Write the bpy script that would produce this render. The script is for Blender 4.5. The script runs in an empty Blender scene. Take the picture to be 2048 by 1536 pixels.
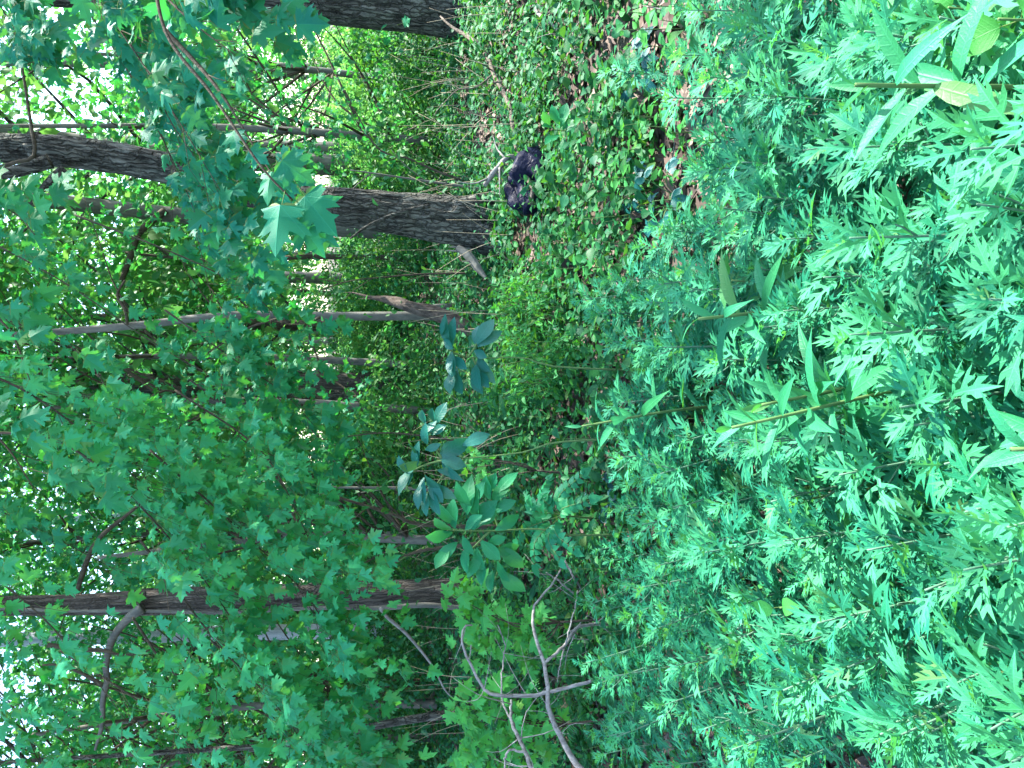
import bpy, math, random
import numpy as np
from mathutils import Vector, Matrix
from mathutils.geometry import tessellate_polygon

random.seed(7)
rng = np.random.default_rng(11)
scene = bpy.context.scene
COL = scene.collection

# ------------------------------------------------------------------ camera
# the photograph is stored turned a quarter turn: world up points to image left
F_PX, PITCH, CAM_H = 1450.0, math.radians(14.5), 1.6
cp, sp = math.cos(PITCH), math.sin(PITCH)
CAM = np.array([0.0, 0.0, CAM_H])
AX_X = np.array([0.0, -sp, -cp])      # image right = world down
AX_Y = np.array([1.0, 0.0, 0.0])      # image up    = world right
AX_Z = np.array([0.0, -cp, sp])
cam_data = bpy.data.cameras.new("camera")
cam_data.sensor_fit = 'HORIZONTAL'
cam_data.sensor_width = 36.0
cam_data.lens = 36.0 * F_PX / 2048.0
cam_data.clip_start, cam_data.clip_end = 0.05, 600.0
cam = bpy.data.objects.new("camera", cam_data)
COL.objects.link(cam)
M = Matrix.Identity(4)
for i in range(3):
    M[i][0], M[i][1], M[i][2], M[i][3] = AX_X[i], AX_Y[i], AX_Z[i], CAM[i]
cam.matrix_world = M
scene.camera = cam

# ------------------------------------------------------------------ light
SUN_EL, SUN_AZ = math.radians(52), math.radians(72)   # azimuth from +Y towards +X
world = bpy.data.worlds.new("World")
scene.world = world
world.use_nodes = True
wn, wl = world.node_tree.nodes, world.node_tree.links
wn.clear()
sky = wn.new("ShaderNodeTexSky")
sky.sky_type = 'NISHITA'
sky.sun_disc = False
sky.sun_elevation = SUN_EL
sky.sun_rotation = SUN_AZ
bg = wn.new("ShaderNodeBackground")
bg.inputs["Strength"].default_value = 0.15
wo = wn.new("ShaderNodeOutputWorld")
wl.new(sky.outputs[0], bg.inputs[0])
wl.new(bg.outputs[0], wo.inputs[0])
sun_d = bpy.data.lights.new("sun", 'SUN')
sun_d.energy = 4.5
sun_d.angle = math.radians(0.53)
sun_d.color = (1.0, 0.95, 0.86)
sun = bpy.data.objects.new("sun", sun_d)
COL.objects.link(sun)
SUN_V = Vector((math.sin(SUN_AZ) * math.cos(SUN_EL), math.cos(SUN_AZ) * math.cos(SUN_EL), math.sin(SUN_EL)))
sun.rotation_euler = SUN_V.to_track_quat('Z', 'Y').to_euler()

scene.view_settings.view_transform = 'Standard'
scene.view_settings.look = 'None'
scene.view_settings.gamma = 1.0
scene.view_settings.use_curve_mapping = False
scene.view_settings.exposure = 2.7
cy = scene.cycles
cy.max_bounces, cy.diffuse_bounces, cy.glossy_bounces = 8, 4, 2
cy.transmission_bounces, cy.transparent_max_bounces = 4, 4
cy.use_denoising = True
cy.caustics_reflective = cy.caustics_refractive = False
cy.sample_clamp_indirect = 6.0

# ------------------------------------------------------------------ pixel helpers (2048 x 1536 photograph)
def ray(x, y):
    return AX_X * ((x - 1024) / F_PX) + AX_Y * ((768 - y) / F_PX) - AX_Z

def at(x, y, D):
    """point seen at pixel x, y, D metres in front (along world Y)"""
    r = ray(x, y)
    return CAM + r * (D / r[1])

def at_z(x, y, z):
    r = ray(x, y)
    return CAM + r * ((z - CAM_H) / r[2])

def project(P):
    q = np.asarray(P) - CAM
    c = -(q @ AX_Z)
    c = np.where(np.abs(c) < 1e-6, 1e-6, c)
    return 1024 + F_PX * (q @ AX_X) / c, 768 - F_PX * (q @ AX_Y) / c, c

# ------------------------------------------------------------------ materials
def nd(nt, kind, **kw):
    n = nt.nodes.new(kind)
    for k, v in kw.items():
        if k in n.inputs:
            n.inputs[k].default_value = v
        else:
            setattr(n, k, v)
    return n

def math_node(nt, op, a, b=None, clamp=False):
    n = nt.nodes.new("ShaderNodeMath")
    n.operation = op
    n.use_clamp = clamp
    for i, v in enumerate((a, b)):
        if v is None:
            continue
        if isinstance(v, (int, float)):
            n.inputs[i].default_value = v
        else:
            nt.links.new(v, n.inputs[i])
    return n.outputs[0]

def mix_rgb(nt, fac, a, b, blend='MIX'):
    n = nt.nodes.new("ShaderNodeMix")
    n.data_type, n.blend_type = 'RGBA', blend
    for s, v in ((n.inputs[0], fac), (n.inputs[6], a), (n.inputs[7], b)):
        if isinstance(v, (int, float)):
            s.default_value = v
        elif isinstance(v, (tuple, list)):
            s.default_value = (*v, 1.0)
        else:
            nt.links.new(v, s)
    return n.outputs[2]

def new_mat(name):
    m = bpy.data.materials.new(name)
    m.use_nodes = True
    nt = m.node_tree
    nt.nodes.clear()
    return m, nt, nt.nodes.new("ShaderNodeOutputMaterial")

def leaf_material(name, col, light=None, vein='pin', rough=0.55, trans=0.36, tcol=None, stalk=(0.10, 0.17, 0.05),
                  hue=0.035, val=0.35, spec=0.4, mott=0.6, vein_mix=0.55):
    """blade with veins read from a leaf-local UV, brighter and thinner when lit from behind"""
    m, nt, out = new_mat(name)
    L = nt.links
    light = light or tuple(min(1, c * 1.9 + 0.02) for c in col)
    uv = nd(nt, "ShaderNodeUVMap", uv_map="leaf")
    sx = nt.nodes.new("ShaderNodeSeparateXYZ")
    L.new(uv.outputs[0], sx.inputs[0])
    ax = math_node(nt, 'ABSOLUTE', sx.outputs[0])
    y = sx.outputs[1]
    def line(d, w):
        return math_node(nt, 'SUBTRACT', 1.0, math_node(nt, 'DIVIDE', d, w, True), True)
    mid = line(ax, 0.014)
    if vein == 'palm':
        v = mid
        for deg in (43, 82):
            a = math.radians(deg)
            d = math_node(nt, 'ABSOLUTE', math_node(nt, 'SUBTRACT', math_node(nt, 'MULTIPLY', ax, math.cos(a)),
                                                    math_node(nt, 'MULTIPLY', y, math.sin(a))))
            v = math_node(nt, 'MAXIMUM', v, line(d, 0.012))
    else:
        s = math_node(nt, 'SUBTRACT', y, math_node(nt, 'MULTIPLY', ax, 0.75))
        fr = math_node(nt, 'ABSOLUTE', math_node(nt, 'SUBTRACT', math_node(nt, 'FRACT', math_node(nt, 'MULTIPLY', s, 9.0)), 0.5))
        v = math_node(nt, 'MAXIMUM', mid, math_node(nt, 'MULTIPLY', line(fr, 0.12), 0.55))
    oi = nt.nodes.new("ShaderNodeObjectInfo")
    ge = nt.nodes.new("ShaderNodeNewGeometry")
    rnd = math_node(nt, 'FRACT', math_node(nt, 'ADD', oi.outputs["Random"], ge.outputs["Random Per Island"]))
    rnd2 = math_node(nt, 'FRACT', math_node(nt, 'MULTIPLY', rnd, 17.31))
    tc = nt.nodes.new("ShaderNodeTexCoord")
    nz = nd(nt, "ShaderNodeTexNoise", Scale=38.0, Detail=3.0)
    L.new(tc.outputs["Object"], nz.inputs["Vector"])
    c = mix_rgb(nt, math_node(nt, 'MULTIPLY', nz.outputs[0], mott), col, tuple(x * 1.5 for x in col))
    c = mix_rgb(nt, math_node(nt, 'MULTIPLY', v, vein_mix), c, light)
    # blemishes: small yellow-brown specks on some leaves
    sp_ = nd(nt, "ShaderNodeTexNoise", Scale=90.0, Detail=1.0)
    L.new(tc.outputs["Object"], sp_.inputs["Vector"])
    bl = math_node(nt, 'MULTIPLY', math_node(nt, 'GREATER_THAN', sp_.outputs[0], 0.72), math_node(nt, 'GREATER_THAN', rnd2, 0.6))
    c = mix_rgb(nt, math_node(nt, 'MULTIPLY', bl, 0.6), c, (0.16, 0.14, 0.04))
    old = math_node(nt, 'GREATER_THAN', math_node(nt, 'FRACT', math_node(nt, 'MULTIPLY', rnd, 43.7)), 0.988)
    c = mix_rgb(nt, math_node(nt, 'MULTIPLY', old, 0.35), c, (0.15, 0.22, 0.03))
    hsv = nt.nodes.new("ShaderNodeHueSaturation")
    L.new(c, hsv.inputs["Color"])
    L.new(math_node(nt, 'ADD', 0.5 - hue / 2, math_node(nt, 'MULTIPLY', rnd, hue)), hsv.inputs["Hue"])
    L.new(math_node(nt, 'ADD', 1 - val / 2, math_node(nt, 'MULTIPLY', rnd2, val)), hsv.inputs["Value"])
    c = hsv.outputs[0]
    # under side: paler and duller
    c = mix_rgb(nt, math_node(nt, 'MULTIPLY', ge.outputs["Backfacing"], 0.3), c, tuple(x * 1.15 + 0.03 for x in col))
    c = mix_rgb(nt, math_node(nt, 'LESS_THAN', y, -0.001), c, stalk)
    pr = nd(nt, "ShaderNodeBsdfPrincipled", Roughness=rough)
    pr.inputs["Specular IOR Level"].default_value = spec
    L.new(c, pr.inputs["Base Color"])
    bp = nd(nt, "ShaderNodeBump", Strength=0.25, Distance=0.004)
    L.new(math_node(nt, 'ADD', v, nz.outputs[0]), bp.inputs["Height"])
    L.new(bp.outputs[0], pr.inputs["Normal"])
    tr = nt.nodes.new("ShaderNodeBsdfTranslucent")
    tcol = tcol or (min(1, col[0] * 2.6 + 0.02), min(1, col[1] * 1.9), col[2] * 0.45)
    t = mix_rgb(nt, math_node(nt, 'MULTIPLY', v, 0.5), tcol, tuple(x * 0.5 for x in tcol))
    h2 = nt.nodes.new("ShaderNodeHueSaturation")
    L.new(t, h2.inputs["Color"])
    L.new(math_node(nt, 'ADD', 0.5 - hue / 2, math_node(nt, 'MULTIPLY', rnd, hue)), h2.inputs["Hue"])
    L.new(h2.outputs[0], tr.inputs[0])
    ms = nt.nodes.new("ShaderNodeMixShader")
    ms.inputs[0].default_value = trans
    L.new(pr.outputs[0], ms.inputs[1])
    L.new(tr.outputs[0], ms.inputs[2])
    L.new(ms.outputs[0], out.inputs[0])
    return m

def bark_material(name, dark, pale, scale=(26, 26, 3.2), lichen=0.25, rough=0.92, bump=0.6, crack=0.0):
    m, nt, out = new_mat(name)
    L = nt.links
    tc = nt.nodes.new("ShaderNodeTexCoord")
    mp = nt.nodes.new("ShaderNodeMapping")
    mp.inputs["Scale"].default_value = scale
    L.new(tc.outputs["Object"], mp.inputs[0])
    n1 = nd(nt, "ShaderNodeTexNoise", Scale=1.0, Detail=6.0, Roughness=0.65, Distortion=0.6)
    L.new(mp.outputs[0], n1.inputs["Vector"])
    n2 = nd(nt, "ShaderNodeTexNoise", Scale=3.0, Detail=4.0, Roughness=0.6)
    L.new(tc.outputs["Object"], n2.inputs["Vector"])
    n3 = nd(nt, "ShaderNodeTexNoise", Scale=60.0, Detail=3.0)
    L.new(tc.outputs["Object"], n3.inputs["Vector"])
    rp = nt.nodes.new("ShaderNodeValToRGB")
    rp.color_ramp.elements[0].position, rp.color_ramp.elements[1].position = 0.34, 0.66
    rp.color_ramp.elements[0].color = (*dark, 1)
    rp.color_ramp.elements[1].color = (*pale, 1)
    L.new(n1.outputs[0], rp.inputs[0])
    ramp = nd(nt, "ShaderNodeMapRange")
    ramp.inputs[1].default_value, ramp.inputs[2].default_value = 0.52, 0.7
    L.new(n2.outputs[0], ramp.inputs[0])
    lc = tuple(0.5 * (p + q) for p, q in zip(pale, (0.30, 0.34, 0.27)))
    c = mix_rgb(nt, math_node(nt, 'MULTIPLY', ramp.outputs[0], lichen), rp.outputs[0], lc)
    h = math_node(nt, 'ADD', n1.outputs[0], math_node(nt, 'MULTIPLY', n3.outputs[0], 0.3))
    if crack:                                                # narrow upright fissures between bark plates
        m2 = nt.nodes.new("ShaderNodeMapping")
        m2.inputs["Scale"].default_value = (scale[0] * 1.1, scale[1] * 1.1, scale[2] * 0.55)
        L.new(tc.outputs["Object"], m2.inputs[0])
        off = nt.nodes.new("ShaderNodeVectorMath")
        wv = nd(nt, "ShaderNodeTexNoise", Scale=9.0, Detail=3.0)
        L.new(tc.outputs["Object"], wv.inputs["Vector"])
        sc2 = nt.nodes.new("ShaderNodeVectorMath"); sc2.operation = 'SCALE'; sc2.inputs[3].default_value = 2.2
        L.new(wv.outputs["Color"], sc2.inputs[0])
        L.new(m2.outputs[0], off.inputs[0]); L.new(sc2.outputs[0], off.inputs[1])
        vo = nd(nt, "ShaderNodeTexVoronoi", feature='DISTANCE_TO_EDGE', Scale=1.0)
        L.new(off.outputs[0], vo.inputs["Vector"])
        ck = math_node(nt, 'SUBTRACT', 1.0, math_node(nt, 'DIVIDE', vo.outputs["Distance"], 0.16, True), True)
        c = mix_rgb(nt, math_node(nt, 'MULTIPLY', ck, crack), c, tuple(x * 0.4 for x in dark))
        h = math_node(nt, 'SUBTRACT', h, ck)
    c = mix_rgb(nt, math_node(nt, 'MULTIPLY', n3.outputs[0], 0.4), c, tuple(x * 0.55 for x in dark))
    pr = nd(nt, "ShaderNodeBsdfPrincipled", Roughness=rough)
    pr.inputs["Specular IOR Level"].default_value = 0.2
    L.new(c, pr.inputs["Base Color"])
    bp = nd(nt, "ShaderNodeBump", Strength=bump, Distance=0.02)
    L.new(h, bp.inputs["Height"])
    L.new(bp.outputs[0], pr.inputs["Normal"])
    L.new(pr.outputs[0], out.inputs[0])
    return m

def litter_material():
    m, nt, out = new_mat("dead_leaf")
    L = nt.links
    ge = nt.nodes.new("ShaderNodeNewGeometry")
    rp = nt.nodes.new("ShaderNodeValToRGB")
    e = rp.color_ramp.elements
    e[0].color, e[1].color = (0.035, 0.024, 0.02, 1), (0.20, 0.14, 0.105, 1)
    for p, c in ((0.35, (0.085, 0.055, 0.045, 1)), (0.7, (0.13, 0.09, 0.072, 1))):
        k = e.new(p)
        k.color = c
    L.new(ge.outputs["Random Per Island"], rp.inputs[0])
    tc = nt.nodes.new("ShaderNodeTexCoord")
    nz = nd(nt, "ShaderNodeTexNoise", Scale=40.0, Detail=4.0)
    L.new(tc.outputs["Object"], nz.inputs["Vector"])
    c = mix_rgb(nt, math_node(nt, 'MULTIPLY', nz.outputs[0], 0.6), rp.outputs[0], (0.05, 0.03, 0.025))
    pr = nd(nt, "ShaderNodeBsdfPrincipled", Roughness=0.75)
    L.new(c, pr.inputs["Base Color"])
    L.new(pr.outputs[0], out.inputs[0])
    return m

def ground_material():
    m, nt, out = new_mat("forest_soil")
    L = nt.links
    tc = nt.nodes.new("ShaderNodeTexCoord")
    n1 = nd(nt, "ShaderNodeTexNoise", Scale=0.8, Detail=8.0, Roughness=0.6)
    n2 = nd(nt, "ShaderNodeTexNoise", Scale=22.0, Detail=6.0, Roughness=0.7)
    vo = nd(nt, "ShaderNodeTexVoronoi", Scale=26.0)
    for n in (n1, n2, vo):
        L.new(tc.outputs["Object"], n.inputs["Vector"])
    c = mix_rgb(nt, n2.outputs[0], (0.035, 0.024, 0.02), (0.12, 0.085, 0.07))
    c = mix_rgb(nt, math_node(nt, 'MULTIPLY', n1.outputs[0], 0.5), c, (0.045, 0.055, 0.025))
    c = mix_rgb(nt, 0.35, c, vo.outputs["Color"], 'MULTIPLY')
    pr = nd(nt, "ShaderNodeBsdfPrincipled", Roughness=0.95)
    L.new(c, pr.inputs["Base Color"])
    bp = nd(nt, "ShaderNodeBump", Strength=0.8, Distance=0.03)
    L.new(math_node(nt, 'ADD', n2.outputs[0], vo.outputs[0]), bp.inputs["Height"])
    L.new(bp.outputs[0], pr.inputs["Normal"])
    L.new(pr.outputs[0], out.inputs[0])
    return m

def bag_material():
    m, nt, out = new_mat("black_plastic")
    L = nt.links
    tc = nt.nodes.new("ShaderNodeTexCoord")
    nz = nd(nt, "ShaderNodeTexNoise", Scale=22.0, Detail=4.0, Distortion=1.5)
    L.new(tc.outputs["Object"], nz.inputs["Vector"])
    pr = nd(nt, "ShaderNodeBsdfPrincipled", Roughness=0.45)
    pr.inputs["Specular IOR Level"].default_value = 0.10
    pr.inputs["Base Color"].default_value = (0.004, 0.006, 0.02, 1)
    bp = nd(nt, "ShaderNodeBump", Strength=0.5, Distance=0.02)
    L.new(nz.outputs[0], bp.inputs["Height"])
    L.new(bp.outputs[0], pr.inputs["Normal"])
    L.new(pr.outputs[0], out.inputs[0])
    return m

MUG = leaf_material("mugwort_leaf", (0.009, 0.130, 0.067), rough=0.6, trans=0.30, val=0.6, hue=0.03, spec=0.2, vein_mix=0.5)
MUG_TOP = leaf_material("mugwort_young_lit_leaf", (0.034, 0.228, 0.106), rough=0.6, trans=0.35, val=0.3, hue=0.03, spec=0.2, vein_mix=0.5)  # young-leaf tone, plus the brightness of less occluded tops painted in
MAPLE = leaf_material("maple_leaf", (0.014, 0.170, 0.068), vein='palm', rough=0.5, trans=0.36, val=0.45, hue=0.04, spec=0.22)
MAPLE_B = leaf_material("brightened_maple_leaf", (0.030, 0.245, 0.100), vein='palm', rough=0.5, trans=0.36, val=0.45, hue=0.04, spec=0.2)  # paler maple leaf: skylight missing under the canopy made up in colour
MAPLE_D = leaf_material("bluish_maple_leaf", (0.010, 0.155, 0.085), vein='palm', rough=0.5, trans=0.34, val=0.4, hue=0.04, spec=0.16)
MAPLE_Y = leaf_material("maple_seedling_leaf", (0.050, 0.270, 0.060), vein='palm', rough=0.5, trans=0.42, val=0.3, hue=0.03, spec=0.2)
FAR_LEAF = leaf_material("woodland_leaf", (0.030, 0.145, 0.030), vein='pin', rough=0.5, trans=0.48, val=0.6, hue=0.06, tcol=(0.085, 0.32, 0.05), spec=0.3)
SHADE_LEAF = leaf_material("understorey_shade_leaf", (0.014, 0.110, 0.030), vein='pin', rough=0.5, trans=0.4, val=0.6, hue=0.05, spec=0.25)  # darker copy of the woodland leaf: shade put into its colour
WEED = leaf_material("weed_leaf", (0.030, 0.185, 0.045), rough=0.5, trans=0.38, val=0.5, hue=0.04, spec=0.2)
WEED_D = leaf_material("floor_weed_leaf", (0.013, 0.105, 0.034), rough=0.5, trans=0.36, val=0.6, hue=0.05, spec=0.2)
GOLD = leaf_material("goldenrod_leaf", (0.022, 0.185, 0.080), rough=0.5, spec=0.25, trans=0.34, val=0.3, hue=0.03, vein_mix=0.25)
BROAD = leaf_material("sapling_leaf", (0.008, 0.105, 0.075), rough=0.4, trans=0.25, val=0.3, hue=0.03, spec=0.4)
BROAD_G = leaf_material("bush_leaf", (0.014, 0.165, 0.070), rough=0.45, trans=0.36, val=0.3, hue=0.03, spec=0.25)
CREEP = leaf_material("creeper_leaf", (0.004, 0.075, 0.070), rough=0.45, trans=0.15, val=0.3, hue=0.03, spec=0.35)
STEM = bark_material("mugwort_stem", (0.06, 0.15, 0.09), (0.13, 0.24, 0.16), (60, 60, 6), 0.0, 0.7, 0.2)
STEM_G = bark_material("herb_stem", (0.06, 0.13, 0.04), (0.12, 0.20, 0.07), (60, 60, 6), 0.0, 0.7, 0.2)
TWIG = bark_material("twig_bark", (0.035, 0.028, 0.02), (0.10, 0.085, 0.06), (50, 50, 8), 0.1)
BARK_DARK = bark_material("dark_furrowed_bark", (0.018, 0.018, 0.015), (0.19, 0.187, 0.16), (24, 24, 4.5), 0.5, 0.95, 1.0, 0.6)
BARK_ASH = bark_material("brown_ridged_bark", (0.034, 0.029, 0.025), (0.165, 0.142, 0.122), (34, 34, 2.6), 0.15, 0.92, 0.8, 0.45)
BARK_GREY = bark_material("grey_smooth_bark", (0.075, 0.076, 0.068), (0.175, 0.17, 0.148), (14, 14, 4), 0.3, 0.85, 0.25)
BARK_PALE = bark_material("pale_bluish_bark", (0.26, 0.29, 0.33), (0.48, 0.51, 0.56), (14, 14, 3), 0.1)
DEAD = bark_material("weathered_dead_wood", (0.12, 0.112, 0.105), (0.32, 0.305, 0.29), (40, 40, 6), 0.1, 0.85, 0.4)
ROT = bark_material("rotten_brown_wood", (0.04, 0.03, 0.025), (0.16, 0.13, 0.108), (30, 30, 3), 0.1)
BRANCH = bark_material("brown_branch_bark", (0.05, 0.04, 0.032), (0.19, 0.16, 0.13), (40, 40, 5), 0.1)
STRAW = bark_material("dry_stalk", (0.20, 0.17, 0.11), (0.38, 0.33, 0.24), (30, 30, 4), 0.0)
LITTER = litter_material()
SOIL = ground_material()
PLASTIC = bag_material()

# ------------------------------------------------------------------ mesh helpers
def mesh_np(name, V, faces, mat=None, uv=None, smooth=True):
    V = np.asarray(V, dtype=np.float32)
    me = bpy.data.meshes.new(name)
    fs = [np.asarray(f, dtype=np.int32) for f in (faces if isinstance(faces, list) else [faces]) if len(f)]
    me.vertices.add(len(V))
    me.vertices.foreach_set("co", V.ravel())
    loops = np.concatenate([f.ravel() for f in fs])
    tot = np.concatenate([np.full(len(f), f.shape[1], dtype=np.int32) for f in fs])
    start = np.concatenate([[0], np.cumsum(tot)[:-1]]).astype(np.int32)
    me.loops.add(len(loops))
    me.loops.foreach_set("vertex_index", loops)
    me.polygons.add(len(tot))
    me.polygons.foreach_set("loop_start", start)
    me.polygons.foreach_set("loop_total", tot)
    if smooth:
        me.polygons.foreach_set("use_smooth", np.ones(len(tot), dtype=bool))
    if uv is not None:
        u = me.uv_layers.new(name="leaf")
        u.data.foreach_set("uv", np.asarray(uv, dtype=np.float32)[loops].ravel())
    me.update(calc_edges=True)
    if mat:
        me.materials.append(mat)
    return me

KIDS = {}          # children by parent name (Object.children walks the whole scene each time)

def link(name, me, parent=None, kind=None, label=None):
    o = bpy.data.objects.new(name, me)
    COL.objects.link(o)
    if parent is not None:
        o.parent = parent
        KIDS.setdefault(parent.name, []).append(o)
    if kind:
        o["kind"] = kind
    if label:
        o["label"] = label
    return o

def thing(name, label, cat, loc=(0, 0, 0), group=None):
    o = bpy.data.objects.new(name, None)
    COL.objects.link(o)
    o.empty_display_size = 0.1
    o.location = [float(v) for v in loc]
    o["label"], o["category"] = label, cat
    if group:
        o["group"] = group
    return o

def copy_thing(src, loc, rz, sc=1.0, label=None, tilt=(0, 0)):
    r = src.copy()
    COL.objects.link(r)
    r.location = [float(v) for v in loc]
    r.rotation_euler = (tilt[0], tilt[1], rz)
    r.scale = (sc, sc, sc)
    if label:
        r["label"] = label
    for ch in KIDS.get(src.name, ()):
        c = ch.copy()
        COL.objects.link(c)
        c.parent = r
        for g in KIDS.get(ch.name, ()):
            d = g.copy()
            COL.objects.link(d)
            d.parent = c
    return r

def wnoise(nu, nv, seed):
    """smooth 2-D value noise sampler, periodic in both directions"""
    g = np.random.default_rng(seed).random((nv, nu))
    def f(u, v):
        u, v = np.asarray(u) % nu, np.asarray(v) % nv
        i, j = np.floor(u).astype(int), np.floor(v).astype(int)
        a, b = u - i, v - j
        a, b = a * a * (3 - 2 * a), b * b * (3 - 2 * b)
        i1, j1, i, j = (i + 1) % nu, (j + 1) % nv, i % nu, j % nv
        return (g[j, i] * (1 - a) + g[j, i1] * a) * (1 - b) + (g[j1, i] * (1 - a) + g[j1, i1] * a) * b
    return f

def smooth_path(P, n):
    """Catmull-Rom through the points, n samples"""
    P = np.asarray(P, dtype=float)
    if len(P) == 2:
        t = np.linspace(0, 1, n)[:, None]
        return P[0] * (1 - t) + P[1] * t
    Q = np.vstack([2 * P[0] - P[1], P, 2 * P[-1] - P[-2]])
    d = np.linalg.norm(np.diff(P, axis=0), axis=1)
    s = np.concatenate([[0], np.cumsum(d)])
    out = []
    for q in np.linspace(0, s[-1], n):
        k = min(len(d) - 1, max(0, np.searchsorted(s, q, side='right') - 1))
        t = (q - s[k]) / max(d[k], 1e-9)
        p0, p1, p2, p3 = Q[k], Q[k + 1], Q[k + 2], Q[k + 3]
        out.append(0.5 * (2 * p1 + (p2 - p0) * t + (2 * p0 - 5 * p1 + 4 * p2 - p3) * t * t + (3 * p1 - p0 - 3 * p2 + p3) * t ** 3))
    return np.array(out)

def tube(P, R, segs=8, relief=None, cap=True):
    """tapered tube along P; relief(theta, s) scales the radius"""
    P = np.asarray(P, dtype=float)
    n = len(P)
    R = np.interp(np.linspace(0, 1, n), np.linspace(0, 1, len(R)), R) if len(R) != n else np.asarray(R, float)
    T = np.gradient(P, axis=0)
    T /= np.linalg.norm(T, axis=1)[:, None] + 1e-12
    ref = np.array([1.0, 0, 0]) if abs(T[0][0]) < 0.8 else np.array([0, 1.0, 0])
    U = np.zeros_like(P)
    u = ref
    for i in range(n):
        u = u - T[i] * (u @ T[i])
        u = u / (np.linalg.norm(u) + 1e-12)
        U[i] = u
    W = np.cross(T, U)
    th = np.linspace(0, 2 * math.pi, segs, endpoint=False)
    s = np.concatenate([[0], np.cumsum(np.linalg.norm(np.diff(P, axis=0), axis=1))])
    rad = R[:, None] * np.ones((1, segs))
    if relief is not None:
        rad = rad * relief(th[None, :], s[:, None])
    V = P[:, None, :] + (U[:, None, :] * np.cos(th)[None, :, None] + W[:, None, :] * np.sin(th)[None, :, None]) * rad[:, :, None]
    V = V.reshape(-1, 3)
    i = np.arange(n - 1)[:, None] * segs
    k = np.arange(segs)[None, :]
    k1 = (k + 1) % segs
    Q = np.stack([i + k, i + k1, i + segs + k1, i + segs + k], axis=-1).reshape(-1, 4)
    tris = np.zeros((0, 3), dtype=int)
    if cap:
        V = np.vstack([V, P[0], P[-1]])
        a, b = len(V) - 2, len(V) - 1
        kk = np.arange(segs)
        k2 = (kk + 1) % segs
        tris = np.vstack([np.stack([np.full(segs, a), k2, kk], 1),
                          np.stack([np.full(segs, b), (n - 1) * segs + kk, (n - 1) * segs + k2], 1)])
    return V, Q, tris

class Bag:
    """collects tubes and sheets that make one part"""
    def __init__(self):
        self.V, self.Q, self.T, self.n = [], [], [], 0
    def add(self, V, Q, T):
        self.V.append(V)
        if len(Q): self.Q.append(np.asarray(Q) + self.n)
        if len(T): self.T.append(np.asarray(T) + self.n)
        self.n += len(V)
    def tube(self, P, R, segs=6, relief=None, n=None):
        P = np.asarray(P, float)
        if n: P = smooth_path(P, n)
        self.add(*tube(P, R, segs, relief))
    def mesh(self, name, mat):
        f = []
        if self.Q: f.append(np.vstack(self.Q))
        if self.T: f.append(np.vstack(self.T))
        return mesh_np(name, np.vstack(self.V), f, mat)

# ------------------------------------------------------------------ leaf templates (x across, y along the blade, z up; UV = x, y)
def lobed(half, mids, fold=0.18, droop=0.18, wave=0.03, stalk=0.0, sr=0.008, seed=0, curl=0.0):
    r = np.random.default_rng(seed)
    V, T = [], []
    for sgn in (1, -1):
        hp = [(x * sgn * (1 + r.uniform(-.07, .07)), y + r.uniform(-.012, .012) * (x > 0)) for x, y in half]
        poly = hp + [(0.0, y) for y in mids[::-1]]
        tri = tessellate_polygon([[Vector((x, y, 0)) for x, y in poly]])
        b = len(V)
        V += poly
        for t in tri:
            p = [poly[k] for k in t]
            area = (p[1][0] - p[0][0]) * (p[2][1] - p[0][1]) - (p[2][0] - p[0][0]) * (p[1][1] - p[0][1])
            T.append([b + k for k in (t if area > 0 else t[::-1])])
    V = np.array(V)
    ph = r.uniform(0, 6, 2)
    x, y = V[:, 0], V[:, 1]
    z = fold * np.abs(x) - droop * y ** 2 + wave * np.sin(9 * y + ph[0]) * np.abs(x) * 3 - curl * np.abs(x) ** 2 + wave * np.sin(5 * x + ph[1])
    P = np.column_stack([x, y, z])
    uv = V.copy()
    T = np.array(T)
    if stalk:
        pts = np.array([[0, -stalk, -0.25 * stalk], [0, -stalk * 0.5, -0.06 * stalk], [0, 0.02, 0.0]])
        sv, sq, _ = tube(pts, [sr, sr, sr * 0.8], 3, cap=False)
        b = len(P)
        P = np.vstack([P, sv])
        uv = np.vstack([uv, np.column_stack([np.zeros(len(sv)), np.full(len(sv), -0.5)])])
        T = np.vstack([T, b + sq[:, [0, 1, 2]], b + sq[:, [0, 2, 3]]])
    return P, T, uv

def simple(widths, fold=0.15, droop=0.25, wave=0.02, stalk=0.0, sr=0.008, seed=0):
    """entire blade; widths = [(y, half width)]"""
    r = np.random.default_rng(seed)
    ph = r.uniform(0, 6)
    V, T = [], []
    rows = []
    for y, w in widths:
        pts = [(-w, y), (0, y), (w, y)] if w > 0 else [(0, y)]
        rows.append(list(range(len(V), len(V) + len(pts))))
        V += pts
    for a, b in zip(rows[:-1], rows[1:]):
        if len(a) == 1: T += [[a[0], b[1], b[0]], [a[0], b[2], b[1]]]
        elif len(b) == 1: T += [[a[0], a[1], b[0]], [a[1], a[2], b[0]]]
        else:
            for k in (0, 1): T += [[a[k], a[k + 1], b[k + 1]], [a[k], b[k + 1], b[k]]]
    V = np.array(V, float)
    x, y = V[:, 0], V[:, 1]
    z = fold * np.abs(x) - droop * y ** 2 + wave * np.sin(11 * y + ph) * np.sign(x)
    P, uv, T = np.column_stack([x, y, z]), V.copy(), np.array(T)
    if stalk:
        pts = np.array([[0, -stalk, -0.2 * stalk], [0, 0.02, 0.0]])
        sv, sq, _ = tube(pts, [sr, sr * 0.8], 3, cap=False)
        b = len(P)
        P = np.vstack([P, sv])
        uv = np.vstack([uv, np.column_stack([np.zeros(len(sv)), np.full(len(sv), -0.5)])])
        T = np.vstack([T, b + sq[:, [0, 1, 2]], b + sq[:, [0, 2, 3]]])
    return P, T, uv

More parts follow.
